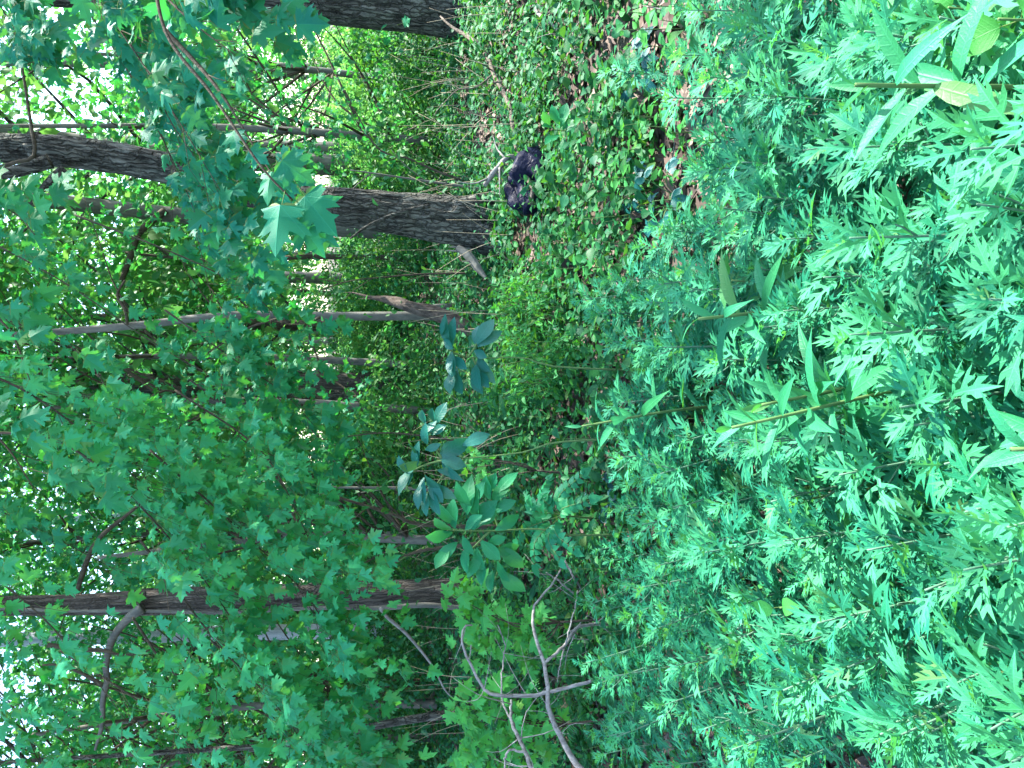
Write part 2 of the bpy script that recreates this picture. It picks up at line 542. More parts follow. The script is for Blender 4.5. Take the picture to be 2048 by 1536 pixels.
MAPLE_HALF = [(0, 0), (.12, -.07), (.27, -.06), (.35, .01), (.53, .03), (.43, .13), (.47, .21), (.31, .26), (.46, .34), (.55, .44),
              (.69, .56), (.50, .55), (.49, .67), (.37, .58), (.21, .52), (.24, .66), (.36, .78), (.20, .79), (.13, .91), (0, 1.1)]
MUG_HALF = [(0, 0), (.022, .10), (.10, .16), (.20, .28), (.085, .215), (.032, .225), (.034, .30), (.15, .37), (.27, .44), (.40, .60),
            (.25, .495), (.235, .60), (.115, .405), (.042, .405), (.046, .50), (.15, .59), (.24, .68), (.31, .83), (.18, .71), (.15, .82),
            (.09, .63), (.05, .63), (.06, .71), (.14, .84), (.13, .96), (.055, .83), (0, 1.06)]
MAPLE_LOW = [(0, 0), (.2, -.06), (.53, .03), (.33, .26), (.69, .56), (.22, .55), (.30, .78), (0, 1.1)]
MAPLE_T = [lobed(MAPLE_HALF, [.25, .55, .8], f, d, w, .75, .012, s, c) for s, (f, d, w, c) in enumerate(
    [(.15, .12, .03, .1), (.28, .2, .04, .3), (.05, .28, .05, .5), (-.1, .1, .05, .2), (.2, .35, .03, .6)])]
MAPLE_L = [lobed(MAPLE_LOW, [.5], f, d, .03, 0, 0, s, .2) for s, (f, d) in enumerate([(.2, .15), (.05, .3), (.35, .1)])]
MUG_HALF = [(x * 1.0, y) for x, y in MUG_HALF]
MUG_T = [lobed(MUG_HALF, [.15, .3, .45, .6, .75, .88], f, d, w, 0, 0, s) for s, (f, d, w) in enumerate(
    [(.25, .25, .05), (.5, .4, .05), (.1, .55, .06), (.3, .1, .06), (.15, .35, .08), (.7, .2, .05)])]
LANCE_T = [simple([(0, .012), (.12, .055), (.3, .095), (.5, .10), (.7, .07), (.88, .025), (1, 0)], f, d, w, 0, 0, s)
           for s, (f, d, w) in enumerate([(.4, .2, .005), (.3, .5, .008), (.5, .05, .006), (.2, .7, .01)])]
OVATE_T = [simple([(0, .03), (.06, .18), (.2, .33), (.4, .36), (.62, .27), (.82, .12), (1, 0)], f, d, w, .3, .016, s)
           for s, (f, d, w) in enumerate([(.25, .2, .02), (.1, .4, .03), (.35, .1, .015), (.2, .6, .03)])]
OBOV_T = [simple([(0, .02), (.15, .10), (.35, .20), (.55, .255), (.72, .24), (.88, .13), (1, 0)], f, d, w, .12, .012, s)
          for s, (f, d, w) in enumerate([(.3, .25, .02), (.15, .5, .025), (.4, .1, .015), (.25, .7, .02)])]
SMALL_T = [simple([(0, .02), (.3, .27), (.65, .22), (1, 0)], f, d, .02, 0, 0, s) for s, (f, d) in enumerate([(.3, .2), (.1, .5), (.5, .1)])]
NARROW_T = [simple([(0, .02), (.35, .10), (.7, .08), (1, 0)], f, d, .01, 0, 0, s) for s, (f, d) in enumerate([(.3, .3), (.1, .6)])]

def frame(pos, direc, normal, s):
    """matrix with y along direc, z near normal"""
    d = np.asarray(direc, float)
    d = d / (np.linalg.norm(d) + 1e-9)
    z = np.asarray(normal, float)
    z = z - d * (z @ d)
    nz = np.linalg.norm(z)
    z = z / nz if nz > 1e-6 else np.array([0, 0, 1.0])
    x = np.cross(d, z)
    m = np.eye(4)
    m[:3, 0], m[:3, 1], m[:3, 2], m[:3, 3] = x * s, d * s, z * s, pos
    return m

def frames(pos, direc, normal, s):
    d = direc / (np.linalg.norm(direc, axis=1)[:, None] + 1e-9)
    z = normal - d * np.sum(normal * d, axis=1)[:, None]
    z = z / (np.linalg.norm(z, axis=1)[:, None] + 1e-9)
    x = np.cross(d, z)
    m = np.tile(np.eye(4), (len(pos), 1, 1))
    s = np.asarray(s)[:, None] if np.ndim(s) else s
    m[:, :3, 0], m[:, :3, 1], m[:, :3, 2], m[:, :3, 3] = x * s, d * s, z * s, pos
    return m

def joined(name, temps, mats, mat):
    """many leaves in one mesh"""
    mats = np.asarray(mats)
    pick = rng.integers(0, len(temps), len(mats))
    V, T, U, n = [], [], [], 0
    for k, (P, F, uv) in enumerate(temps):
        mm = mats[pick == k]
        if not len(mm): continue
        W = np.einsum('nij,pj->npi', mm[:, :3, :3], P) + mm[:, None, :3, 3]
        V.append(W.reshape(-1, 3))
        T.append((F[None] + (np.arange(len(mm)) * len(P))[:, None, None] + n).reshape(-1, 3))
        U.append(np.tile(uv, (len(mm), 1)))
        n += len(mm) * len(P)
    return mesh_np(name, np.vstack(V), np.vstack(T), mat, np.vstack(U))

def leaf_meshes(name, temps, mat):
    return [mesh_np(name, P, F, mat, uv) for P, F, uv in temps]

MESH_MAPLE, MESH_MAPLE_Y = leaf_meshes("maple_leaf", MAPLE_T, MAPLE), leaf_meshes("seedling_leaf", MAPLE_T, MAPLE_Y)
MESH_MAPLE_B = leaf_meshes("brightened_maple_leaf", MAPLE_T, MAPLE_B)
MESH_MAPLE_D = leaf_meshes("bluish_maple_leaf", MAPLE_T, MAPLE_D)
MESH_MUG, MESH_MUG_TOP = leaf_meshes("mugwort_leaf", MUG_T, MUG), leaf_meshes("mugwort_top_leaf", MUG_T, MUG_TOP)
MESH_GOLD = leaf_meshes("goldenrod_leaf", LANCE_T, GOLD)
MESH_WEED, MESH_WEED_D = leaf_meshes("weed_leaf", OVATE_T, WEED), leaf_meshes("floor_weed_leaf", OVATE_T, WEED_D)
MESH_BROAD, MESH_BROAD_G = leaf_meshes("sapling_leaf", OBOV_T, BROAD), leaf_meshes("bush_leaf", OBOV_T, BROAD_G)
MESH_CREEP = leaf_meshes("creeper_leaf", OBOV_T, CREEP)

def leaf_parts(parent, meshes, mats, name="leaf"):
    for m in mats:
        o = link(name, meshes[random.randrange(len(meshes))], parent)
        o.matrix_basis = Matrix(m.tolist())

def assemble_leaves(parent, temps, meshes, mats, mat, origin):
    """the 300 leaves that show largest as parts, the rest as one mesh"""
    mats = np.array(mats)
    x, y, c = project(mats[:, :3, 3])
    sc = np.linalg.norm(mats[:, :3, 1], axis=1) / np.maximum(c, 0.1)
    sc = np.where((c > 0.2) & (x > -60) & (x < 2108) & (y > -60) & (y < 1596), sc, sc * 1e-3)
    order = np.argsort(-sc)
    loc = mats.copy()
    loc[:, :3, 3] -= np.asarray(origin)
    leaf_parts(parent, meshes, loc[order[:300]])
    if len(order) > 300:
        link("foliage", joined("foliage", temps, loc[order[300:]], mat), parent, "stuff")

def rand_unit(n):
    v = rng.normal(size=(n, 3))
    return v / np.linalg.norm(v, axis=1)[:, None]

# ------------------------------------------------------------------ setting
def ground_h(x, y):
    x, y = np.asarray(x, float), np.asarray(y, float)
    return (0.025 * np.sin(1.7 * x + 0.8) * np.cos(1.3 * y) + 0.018 * np.sin(3.9 * x - 2.1 * y)
            + 0.010 * np.sin(8.3 * x + 6.1 * y) + 0.006 * np.sin(17 * y - 13 * x)) * np.clip(1.5 - y / 30, 0.2, 1)

def grid_axis(lo, hi, fine_lo, fine_hi, step, coarse):
    a = np.linspace(lo, fine_lo, coarse)
    b = np.arange(fine_lo, fine_hi, step)
    c = np.linspace(fine_hi, hi, coarse)
    return np.unique(np.concatenate([a, b, c]))

gx, gy = grid_axis(-250, 250, -8, 8, 0.1, 24), grid_axis(-120, 350, -2, 14, 0.1, 24)
X, Y = np.meshgrid(gx, gy)
Vg = np.column_stack([X.ravel(), Y.ravel(), ground_h(X, Y).ravel()])
ni, nj = len(gy), len(gx)
ii, jj = np.meshgrid(np.arange(ni - 1), np.arange(nj - 1), indexing='ij')
q = (ii * nj + jj).ravel()
link("ground", mesh_np("ground", Vg, np.stack([q, q + 1, q + nj + 1, q + nj], 1), SOIL), None, "structure")

# ------------------------------------------------------------------ trees
def furrow(seed, cols, per_m, depth, warp=1.2):
    f, g = wnoise(cols, 200, seed), wnoise(12, 200, seed + 1)
    h = wnoise(cols * 2, 400, seed + 2)
    def r(th, s):
        u = th / (2 * math.pi)
        w = warp * (g(u * 12, s * 2.2) - 0.5)
        a = f(u * cols + w, s * per_m)
        a = 1 - np.abs(2 * a - 1)
        b = h(u * cols * 2 + w * 2, s * per_m * 2.5)
        big = g(u * 12 * 0.34, s * 0.9)
        return 1 + depth * (1 - 1.6 * np.clip(0.75 - a, 0, 1) ** 0.8 + 0.35 * (b - 0.5) + 0.8 * (big - 0.5))
    return r

def trunk_path(pix, D, ztop, n):
    P = [at(x, y, D) for x, y in pix]
    P[0] = np.array([P[0][0], P[0][1], -0.08])
    d = P[-1] - P[-2]
    d = d / d[2]
    if ztop > P[-1][2]:
        P.append(P[-1] + d * (ztop - P[-1][2]) * 0.5)
        P.append(P[-2] + d * (ztop - P[-2][2]))
    return smooth_path(P, n)

def trunk_radii(n, px, D, ztop, P, flare=1.35):
    """px = [(x pixel height on the trunk, width in pixels)]"""
    z = P[:, 2]
    zs = [at(x, 768, D)[2] for x, w in px]
    w = [0.5 * wd * (D / ray(x, 768)[1]) / F_PX for x, wd in px]
    o = np.argsort(zs)
    zs, w = np.array(zs)[o], np.array(w)[o]
    R = np.interp(z, zs, w)
    above = z > zs[-1]
    R = np.where(above, w[-1] * np.clip(1 - 0.75 * (z - zs[-1]) / max(ztop - zs[-1], .1), .08, 1), R)
    return R * (1 + (flare - 1) * np.exp(-np.clip(z, 0, None) / 0.18))

def crown_mats(n, rad, leaf, clumps, flat=0.35, seed=0, up=0.9, spread=0.34, hollow=0.35):
    r = np.random.default_rng(seed)
    u = r.normal(size=(clumps, 3))
    u /= np.linalg.norm(u, axis=1)[:, None]
    rr = (hollow + (1 - hollow) * r.random(clumps)) ** 0.6
    C = u * rr[:, None] * np.array(rad)
    wgt = r.random(clumps) ** 1.5 + 0.15
    k = r.choice(clumps, n, p=wgt / wgt.sum())
    sz = spread * np.mean(rad) * (0.5 + r.random(clumps))
    off = r.normal(size=(n, 3)) * sz[k][:, None] * np.array([1, 1, flat])
    out = C / (np.linalg.norm(C, axis=1)[:, None] + 1e-6)
    # sprays droop outwards
    off[:, 2] -= 0.35 * np.sum(off[:, :2] * out[k][:, :2], axis=1)
    pos = C[k] + off
    nor = np.array([0, 0, up]) + r.normal(size=(n, 3)) * 0.5
    dr = out[k] * np.array([1, 1, 0.2]) + r.normal(size=(n, 3)) * 0.6 + np.array([0, 0, -0.35])
    return frames(pos, dr, nor, leaf * (0.65 + 0.7 * r.random(n))), C

def limbs(bag, tp, C, r0, k, seed, zlo):
    """limbs from the trunk path to some of the clumps"""
    r = np.random.default_rng(seed)
    for c in C[r.permutation(len(C))[:k]]:
        zz = np.clip(c[2] - 0.5 - 0.45 * np.hypot(c[0], c[1]), zlo, tp[-1][2] - 0.2)
        s = tp[np.argmin(np.abs(tp[:, 2] - zz))]
        m = 0.5 * (s + c) + r.normal(size=3) * 0.12 * np.linalg.norm(c - s) + np.array([0, 0, 0.1])
        bag.tube([s, m, c], [r0, r0 * .55, r0 * .15], 5, n=8)

def column(p):
    """which pair of named trunks a far plant stands between"""
    _, y, _ = project(p)
    for lim, txt in ((60, "beyond the stout tree at the right edge"), (440, "between the stout tree and the big leaning tree"), (640, "between the leaning tree and the slender tree"),
                     (800, "between the slender tree and the shaded tree"), (1190, "between the shaded tree and the ridged tree")):
        if y < lim:
            return txt
    return "left of the ridged tree"

class Tree:
    def __init__(self, name, label, cat, pix, D, px, ztop, mat, relief=None, segs=32, n=60, group=None, flare=1.35, bottom=None):
        self.P = trunk_path(pix, D, ztop, n)
        self.base = np.array([self.P[0][0], self.P[0][1], 0.0])
        self.obj = thing(name, label, cat, self.base, group)
        R = trunk_radii(n, px, D, ztop, self.P, flare)
        self.R = R
        b = Bag()
        b.add(*tube(self.P - self.base, R, segs, relief))
        link("trunk", b.mesh("trunk", mat), self.obj)
        self.D, self.mat = D, mat
    def branch(self, pts, radii, mat=None, name="branch", segs=8, n=24):
        b = Bag()
        b.tube(np.array(pts) - self.base, radii, segs, n=n)
        return link(name, b.mesh(name, mat or self.mat), self.obj)
    def crown(self, centre, rad, n, leaf, clumps, seed, temps=None, mat=None, nl=10, r0=0.05, name="crown"):
        m, C = crown_mats(n, rad, leaf, clumps, seed=seed)
        m[:, :3, 3] += np.asarray(centre) - self.base
        b = Bag()
        limbs(b, self.P - self.base, C + np.asarray(centre) - self.base, r0, nl, seed, 1.0)
        link("limb", b.mesh("limb", self.mat), self.obj)
        return link(name, joined(name, temps or SMALL_T, m, mat or FAR_LEAF), self.obj)

def px_path(pts, D):
    return [at(p[0], p[1], p[2] if len(p) > 2 else D) for p in pts]

# big leaning tree right of the middle
T1 = Tree("leaning_tree", "big leaning tree with dark furrowed bark right of the centre, hollow at its foot", "tree",
          [(1012, 452), (900, 440), (800, 428), (700, 415), (600, 405), (480, 378), (350, 340), (200, 312), (60, 297), (0, 296)], 6.6,
          [(1010, 92), (920, 80), (800, 67), (600, 56), (350, 50), (100, 52), (0, 48)], 11.0, BARK_DARK, furrow(3, 26, 4.5, 0.19, 1.8), 128, 300)
# root flanges and a bark slab at its foot
for k, (dx, dl) in enumerate([(-0.22, 0.5), (0.2, 0.6), (0.05, 0.4), (-0.1, 0.35)]):
    b0 = T1.base
    T1.branch([b0 + (dx * .5, -0.1, dl), b0 + (dx * 0.9, -0.18, 0.2), b0 + (dx * 1.5, -0.3, -0.03)], [0.05, 0.075, 0.03], name="root", segs=10)
T1.crown((T1.P[-1][0] + 0.5, 6.9, 9.0), (3.6, 3.4, 3.0), 9000, 0.13, 60, 21, nl=16)
T1.branch(px_path([(700, 478), (730, 455), (780, 432), (825, 418), (860, 412)], 6.25), [.007, .013, .015, .018, .02], BARK_DARK, "dead_limb")
T1.branch(px_path([(0, 335), (40, 322), (62, 318), (70, 300), (62, 250), (50, 170), (38, 90), (30, -20)], 6.2), [.016, .015, .013, .011, .010, .009, .008, .006], TWIG, "vine")
T1.branch(px_path([(-40, 350), (20, 345), (60, 335), (100, 322)], 6.3), [.05, .045, .05, .06], BARK_DARK)
T1.branch(px_path([(60, 410), (80, 385), (100, 362), (130, 338)], 6.5), [.012, .025, .035, .045], BARK_DARK)

# tree on the left with a pale vine along it
T2 = Tree("ridged_tree", "straight brown tree with ridged bark, a knot and a pale vine, left of the centre", "tree",
          [(985, 1188), (900, 1187), (800, 1186), (650, 1190), (500, 1197), (300, 1204), (150, 1210), (0, 1212)], 7.2,
          [(980, 56), (860, 49), (650, 46), (500, 46), (290, 50), (260, 44), (150, 38), (0, 36)], 11.5, BARK_ASH, furrow(8, 34, 1.6, 0.09, 0.8), 96, 220)
T2.crown((T2.P[-1][0], 7.8, 9.2), (3.4, 3.2, 2.8), 8000, 0.13, 55, 22, nl=16)
T2.branch(px_path([(1000, 1212), (930, 1216), (850, 1210), (760, 1216), (640, 1216), (520, 1222), (420, 1226), (300, 1222), (160, 1222), (0, 1217)], 7.02),
          [.022, .026, .026, .018, .018, .015, .015, .013, .012, .012], BARK_GREY, "vine", 8, 60)
T2.branch(px_path([(285, 1215), (262, 1232), (240, 1255), (222, 1285), (212, 1330), (214, 1360), (206, 1400), (204, 1450), (190, 1500)], 7.0),
          [.05, .036, .032, .029, .026, .026, .022, .018, .010], BARK_GREY, "branch", 10, 50)
T2.branch(px_path([(300, 1300), (270, 1308), (240, 1310), (210, 1302), (160, 1298), (95, 1290)], 6.9), [.008, .012, .014, .02, .022, .02], TWIG)
T2.branch(px_path([(205, 1370), (160, 1345), (120, 1330), (85, 1330)], 6.95), [.02, .016, .012, .008], TWIG)
T2.branch(px_path([(265, 1235), (330, 1330), (380, 1365)], 6.9), [.012, .01, .006], TWIG)
T2.branch(px_path([(278, 1202), (286, 1190), (290, 1182)], 7.0), [.05, .03, .012], BARK_ASH, "knot", 10, 8)
T2.branch(px_path([(150, 1195), (175, 1120), (200, 1075), (260, 1025), (290, 1000)], 7.6), [.02, .026, .022, .018, .01], TWIG)
T2.branch(px_path([(760, 1216), (775, 1235), (810, 1265), (845, 1305), (870, 1340), (890, 1380), (910, 1400)], 6.6),
          [.014, .016, .014, .012, .01, .008, .005], DEAD, "dead_limb")

T3 = Tree("stout_tree", "stout dark tree at the right edge, half out of the picture", "tree",
          [(925, 8), (800, 10), (650, 2), (450, -8), (300, -16)], 8.0, [(925, 106), (800, 88), (600, 76), (420, 68)], 13, BARK_DARK, furrow(13, 40, 2.0, 0.10), 96, 200)
T3.crown((T3.P[-1][0] + 0.3, 7.6, 9.0), (4.0, 4.0, 3.4), 12000, 0.13, 80, 23, nl=18)

T4 = Tree("slender_tree", "slender smooth grey tree with dark rings behind the leaning broken snag", "tree",
          [(925, 629), (800, 632), (650, 632), (500, 630), (400, 636), (300, 648), (200, 657), (100, 665), (0, 672)], 8.2,
          [(925, 18), (700, 17), (500, 16), (300, 15), (0, 13)], 8.0, BARK_GREY, furrow(4, 8, 3, 0.03), 24, 120)
T4.crown((T4.P[-1][0], 8.6, 7.2), (1.9, 1.9, 1.6), 2500, 0.12, 30, 24, nl=8, r0=.02)
T4.branch(px_path([(395, 720), (440, 690), (500, 655), (560, 636)], 8.1), [.006, .01, .012, .014], TWIG)
T4.branch(px_path([(640, 745), (635, 715), (618, 670), (625, 645), (640, 634)], 8.1), [.006, .009, .012, .014, .016], TWIG)
T4.branch(px_path([(250, 560), (235, 590), (250, 620), (255, 650)], 8.1), [.01, .014, .016, .016], TWIG)

T5 = Tree("shaded_tree", "thick dark tree with dappled bark deep behind the maple leaves in the middle", "tree",
          [(792, 798), (700, 796), (600, 790), (400, 775), (200, 765), (0, 758)], 17.0, [(792, 52), (600, 46), (300, 42), (0, 38)], 17, BARK_DARK, furrow(5, 24, .9, .07), 64, 120)
T5.crown((T5.P[-1][0], 17.4, 12.5), (5, 5, 4.5), 4500, 0.17, 60, 25, nl=14)
T6 = Tree("sunlit_tree", "straight grey tree with sunlit bark right of the big leaning tree", "tree",
          [(792, 303), (600, 298), (370, 290), (200, 284), (0, 276)], 17.0, [(790, 31), (500, 28), (200, 26)], 16, BARK_GREY, furrow(6, 20, 1.0, .05), 48, 100)
T6.crown((T6.P[-1][0], 18.2, 14.5), (4, 4, 4), 4500, 0.17, 50, 26, nl=14)
T7 = Tree("distant_tree", "small grey trunk in the far undergrowth between the right edge tree and the sunlit tree", "tree",
          [(765, 139), (640, 137), (400, 132), (0, 124)], 21.5, [(765, 20), (400, 18)], 16, BARK_GREY, furrow(7, 16, 1.0, .05), 32, 60)
T7.crown((T7.P[-1][0], 22, 12), (4.5, 4.5, 4.5), 4000, 0.17, 50, 27, nl=10)
T8 = Tree("pale_grey_tree", "pale grey tree standing just behind the big leaning tree", "tree",
          [(850, 462), (700, 458), (530, 448), (300, 425), (100, 402), (0, 394)], 12.0, [(850, 34), (530, 30), (100, 28)], 15, BARK_GREY, furrow(9, 18, 1.2, .06), 48, 120)
T8.crown((T8.P[-1][0], 12.6, 11), (4, 4, 3.5), 3500, 0.16, 45, 28, nl=12)
T8.branch(px_path([(332, 420), (300, 445), (275, 470), (262, 510), (240, 570)], 11.8), [.06, .055, .05, .045, .035], TWIG)
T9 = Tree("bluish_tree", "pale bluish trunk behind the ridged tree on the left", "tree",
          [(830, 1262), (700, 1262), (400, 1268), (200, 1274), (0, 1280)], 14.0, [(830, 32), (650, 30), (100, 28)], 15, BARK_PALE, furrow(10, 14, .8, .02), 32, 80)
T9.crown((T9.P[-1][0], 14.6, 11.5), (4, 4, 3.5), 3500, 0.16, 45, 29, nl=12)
T10 = Tree("crooked_tree", "thin grey tree leaning at the far left behind the maple leaves", "tree",
          [(900, 1428), (840, 1436), (760, 1450), (670, 1470), (560, 1490), (400, 1500)], 8.0, [(900, 17), (670, 13), (400, 10)], 7, BARK_DARK, furrow(12, 8, 3, .03), 20, 70)
T10.crown((T10.P[-1][0], 8.4, 6.4), (1.8, 1.8, 1.5), 2200, 0.12, 26, 30, nl=8, r0=.02)
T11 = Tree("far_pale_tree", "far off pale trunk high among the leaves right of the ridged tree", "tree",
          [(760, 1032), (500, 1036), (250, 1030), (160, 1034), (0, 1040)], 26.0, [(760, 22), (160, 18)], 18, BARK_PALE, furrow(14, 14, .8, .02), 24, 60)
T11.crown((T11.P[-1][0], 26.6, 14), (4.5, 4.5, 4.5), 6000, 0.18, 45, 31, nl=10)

# thin bare saplings, each its own
SAP = [
    ("thin upright sapling stem left of the broad-leaved sapling", [(1000, 982), (900, 982), (800, 976), (690, 975), (585, 972)], 6.8, .018),
    ("forked dark sapling stem leaning right above the green bush", [(900, 1062), (850, 1050), (790, 1030), (720, 1008), (640, 985), (585, 976)], 6.0, .02),
    ("bent sapling stem with an elbow right of the ridged tree", [(930, 1085), (850, 1100), (790, 1125), (735, 1148), (690, 1136), (640, 1130), (590, 1132)], 6.2, .018),
    ("thin dark pole leaning against the foot of the big leaning tree", [(985, 384), (920, 372), (850, 362), (770, 350), (700, 340)], 6.9, .016),
    ("long thin sapling leaning right in front of the sunlit trunk", [(950, 375), (880, 345), (820, 318), (760, 300), (720, 240), (690, 180)], 7.6, .015),
    ("dark straight sapling between the leaning tree and the slender tree", [(840, 516), (700, 514), (600, 514), (520, 520), (400, 520), (250, 505)], 12.0, .05),
    ("wispy sapling right of the broken snag", [(960, 545), (850, 548), (760, 555), (700, 562), (640, 580)], 7.4, .012),
    ("whip of a sapling beside the bluish sapling leaves", [(990, 905), (900, 880), (830, 870), (760, 866), (640, 880)], 6.6, .011),
]
for k, (lab, pix, D, r) in enumerate(SAP):
    P = trunk_path(pix, D, -1, 30)
    base = np.array([P[0][0], P[0][1], 0])
    t = thing("sapling", lab, "sapling", base)
    b = Bag()
    b.add(*tube(P - base, [r, r * .85, r * .6, r * .35], 8))
    for j in (10, 15, 20, 25):
        e = P[j] + rand_unit(1)[0] * (1, .5, .4) * 0.35 + (0, 0, .25)
        b.tube([P[j] - base, 0.5 * (P[j] + e) - base + (0, 0, .03), e - base], [r * .4, r * .25, r * .12], 5, n=6)
    link("stem", b.mesh("stem", TWIG if k not in (0, 3) else BARK_GREY), t)
    nl = 90
    pos = P[rng.integers(14, 30, nl)] - base + rng.normal(size=(nl, 3)) * (.28, .2, .18)
    m = frames(pos, rand_unit(nl) + (0, 0, -.3), rand_unit(nl) * .5 + (0, -.2, .9), 0.07 * (.7 + .6 * rng.random(nl)))
    link("foliage", joined("foliage", SMALL_T, m, SHADE_LEAF), t)

# ------------------------------------------------------------------ woodland behind: one crown mesh per kind, shared
KINDS = []
for k in range(5):
    rad = [(3.0, 3.0, 4.0), (2.6, 2.6, 3.2), (3.4, 3.4, 3.4), (2.4, 2.4, 4.6), (3.2, 3.2, 2.8)][k]
    m, C = crown_mats(5200, rad, [.17, .15, .2, .16, .18][k], 75, seed=60 + k, spread=.26)
    zc = rad[2] + [1.2, .6, 2.4, .8, 2.0][k]
    m[:, 2, 3] += zc
    C = C + (0, 0, zc)
    H = zc + rad[2] * 0.8
    tp = smooth_path([(0, 0, -.1), (.1, .05, H * .35), (-.08, .1, H * .7), (.05, 0, H)], 30)
    b = Bag()
    b.add(*tube(tp, [.17, .13, .09, .03], 14, furrow(40 + k, 12, 1, .06)))
    lb = Bag()
    limbs(lb, tp, C, .035, 18, 70 + k, .8)
    KINDS.append((b.mesh("trunk", [BARK_GREY, BARK_DARK, BARK_ASH, BARK_GREY, BARK_DARK][k]), lb.mesh("limb", BARK_DARK), joined("crown", SMALL_T, m, FAR_LEAF)))

protos = []
for k, (a, b_, c) in enumerate(KINDS):
    t = thing("forest_tree", "leafy tree merging into the bright wood behind the named trunks", "tree", (0, 0, 0), "trees of the wood behind")
    link("trunk", a, t); link("limb", b_, t); link("crown", c, t)
    protos.append(t)
spots = []
r2 = np.random.default_rng(5)
tries = 0
while len(spots) < 36 and tries < 5000:
    tries += 1
    y = 14 + 10 * r2.random() if len(spots) < 14 else 42 + 9 * r2.random()
    x = (r2.random() * 2 - 1) * (0.62 * y + 3)
    if x > 6.5 and y < 26 or y > 17 and .24 < x / y < .40 or y < 26 and .10 < x / y < .24:
        continue
    if all((x - a) ** 2 + (y - b_) ** 2 > (2.4 + y * .03) ** 2 for a, b_, _ in spots):
        spots.append((x, y, (0.75 + 0.6 * r2.random()) * (1.35 if y > 30 else 1)))
for k, (x, y, s) in enumerate(spots):
    far = "far tree in the sunny gap, seen " if y > 30 else "leafy forest tree with shaded crown, standing "
    lab = far + column((x, y, 1.5))
    if k < 5:
        protos[k]["label"] = lab
        t = protos[k]
        t.location = (x, y, 0)
        t.rotation_euler = (0, 0, r2.random() * 6.28)
        t.scale = (s, s, s)
    else:
        copy_thing(protos[int(r2.integers(0, 5))], (x, y, 0), r2.random() * 6.28, s, lab)

# the sunlit lime crown seen through the gap left of the leaning tree
SUNLIT_TINT = leaf_material("sunlit_tint_leaf", (0.050, 0.220, 0.045), vein='pin', rough=0.5, trans=0.5, val=0.6, hue=0.06, tcol=(0.17, 0.44, 0.08), spec=0.25)  # lighter copy of the woodland leaf: sunlight put into its colour
T12 = Tree("lime_green_tree", "sunlit yellow-green tree glowing in the gap left of the big leaning tree", "tree",
           [(760, 560), (500, 552), (300, 548), (200, 545)], 23.0, [(760, 24), (200, 18)], 13, BARK_GREY, furrow(15, 14, .9, .05), 24, 60)
T12.crown(at(215, 535, 22.5), (2.6, 2.2, 2.9), 9000, .15, 70, 32, nl=12, mat=SUNLIT_TINT)

# far wood closing the view
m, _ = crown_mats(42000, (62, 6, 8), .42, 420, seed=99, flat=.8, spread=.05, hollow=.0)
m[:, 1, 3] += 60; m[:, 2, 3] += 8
link("far_wood", joined("far_wood", SMALL_T, m, SUNLIT_TINT), None, "stuff")  # part of its sunlit look comes from the leaf tint

# understorey shrubs
SHR = []
for k in range(4):
    rad = [(.9, .9, .8), (.7, .7, 1.1), (1.1, 1.1, .6), (.8, .8, .8)][k]
    m, C = crown_mats(2600, rad, [.075, .065, .08, .07][k], 46, seed=80 + k, spread=.25)
    m[:, 2, 3] += rad[2] * .95
    C = C + (0, 0, rad[2] * .95)
    b = Bag()
    for c in C[:8]:
        b.tube([(0, 0, -.05), (c[0] * .3, c[1] * .3, c[2] * .6), c], [.014, .009, .003], 5, n=7)
    SHR.append((b.mesh("stem", TWIG), joined("foliage", SMALL_T if k != 1 else OVATE_T, m, [SHADE_LEAF, WEED_D, FAR_LEAF, SHADE_LEAF][k])))
sp_ = []
for a, f in SHR:
    t = thing("shrub", "leafy shrub of the low tangle under the trees behind the clearing", "shrub", (0, 0, 0), "shrubs under the trees")
    link("stem", a, t); link("foliage", f, t)
    sp_.append(t)
n_s = 0
used = []
tries = 0
while n_s < 95 and tries < 6000:
    tries += 1
    y = 9.5 + 18 * r2.random() ** 1.3
    x = (r2.random() * 2 - 1) * (0.58 * y + 1)
    if any((x - a) ** 2 + (y - c) ** 2 < 1.0 for a, c in used):
        continue
    used.append((x, y))
    s = (0.5 + .55 * r2.random()) * (0.75 + y * .022)
    lab = ("low leafy shrub near the clearing, " if y < 14 else "leafy shrub deep under the trees, ") + column((x, y, .8))
    if n_s < 4:
        t = sp_[n_s]; t["label"] = lab; t.location = (x, y, 0); t.scale = (s, s, s)
    else:
        copy_thing(sp_[int(r2.integers(0, 4))], (x, y, 0), r2.random() * 6.28, s, lab)
    n_s += 1

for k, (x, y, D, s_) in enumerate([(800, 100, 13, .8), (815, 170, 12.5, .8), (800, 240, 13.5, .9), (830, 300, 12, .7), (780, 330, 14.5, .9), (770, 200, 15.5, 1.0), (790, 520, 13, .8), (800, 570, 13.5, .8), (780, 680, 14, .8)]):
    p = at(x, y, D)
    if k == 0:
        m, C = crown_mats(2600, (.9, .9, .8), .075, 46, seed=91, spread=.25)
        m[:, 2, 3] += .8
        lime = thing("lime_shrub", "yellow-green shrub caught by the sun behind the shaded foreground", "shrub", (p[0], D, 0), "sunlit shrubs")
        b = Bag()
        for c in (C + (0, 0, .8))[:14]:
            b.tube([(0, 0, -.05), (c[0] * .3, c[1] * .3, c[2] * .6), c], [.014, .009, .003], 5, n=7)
        link("stem", b.mesh("stem", TWIG), lime); link("foliage", joined("foliage", SMALL_T, m, SUNLIT_TINT), lime)  # leaf colour carries painted sunlight
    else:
        copy_thing(lime, (p[0], D, 0), k * 1.3, s_, "sunlit yellow-green shrub " + column((p[0], D, .8)))

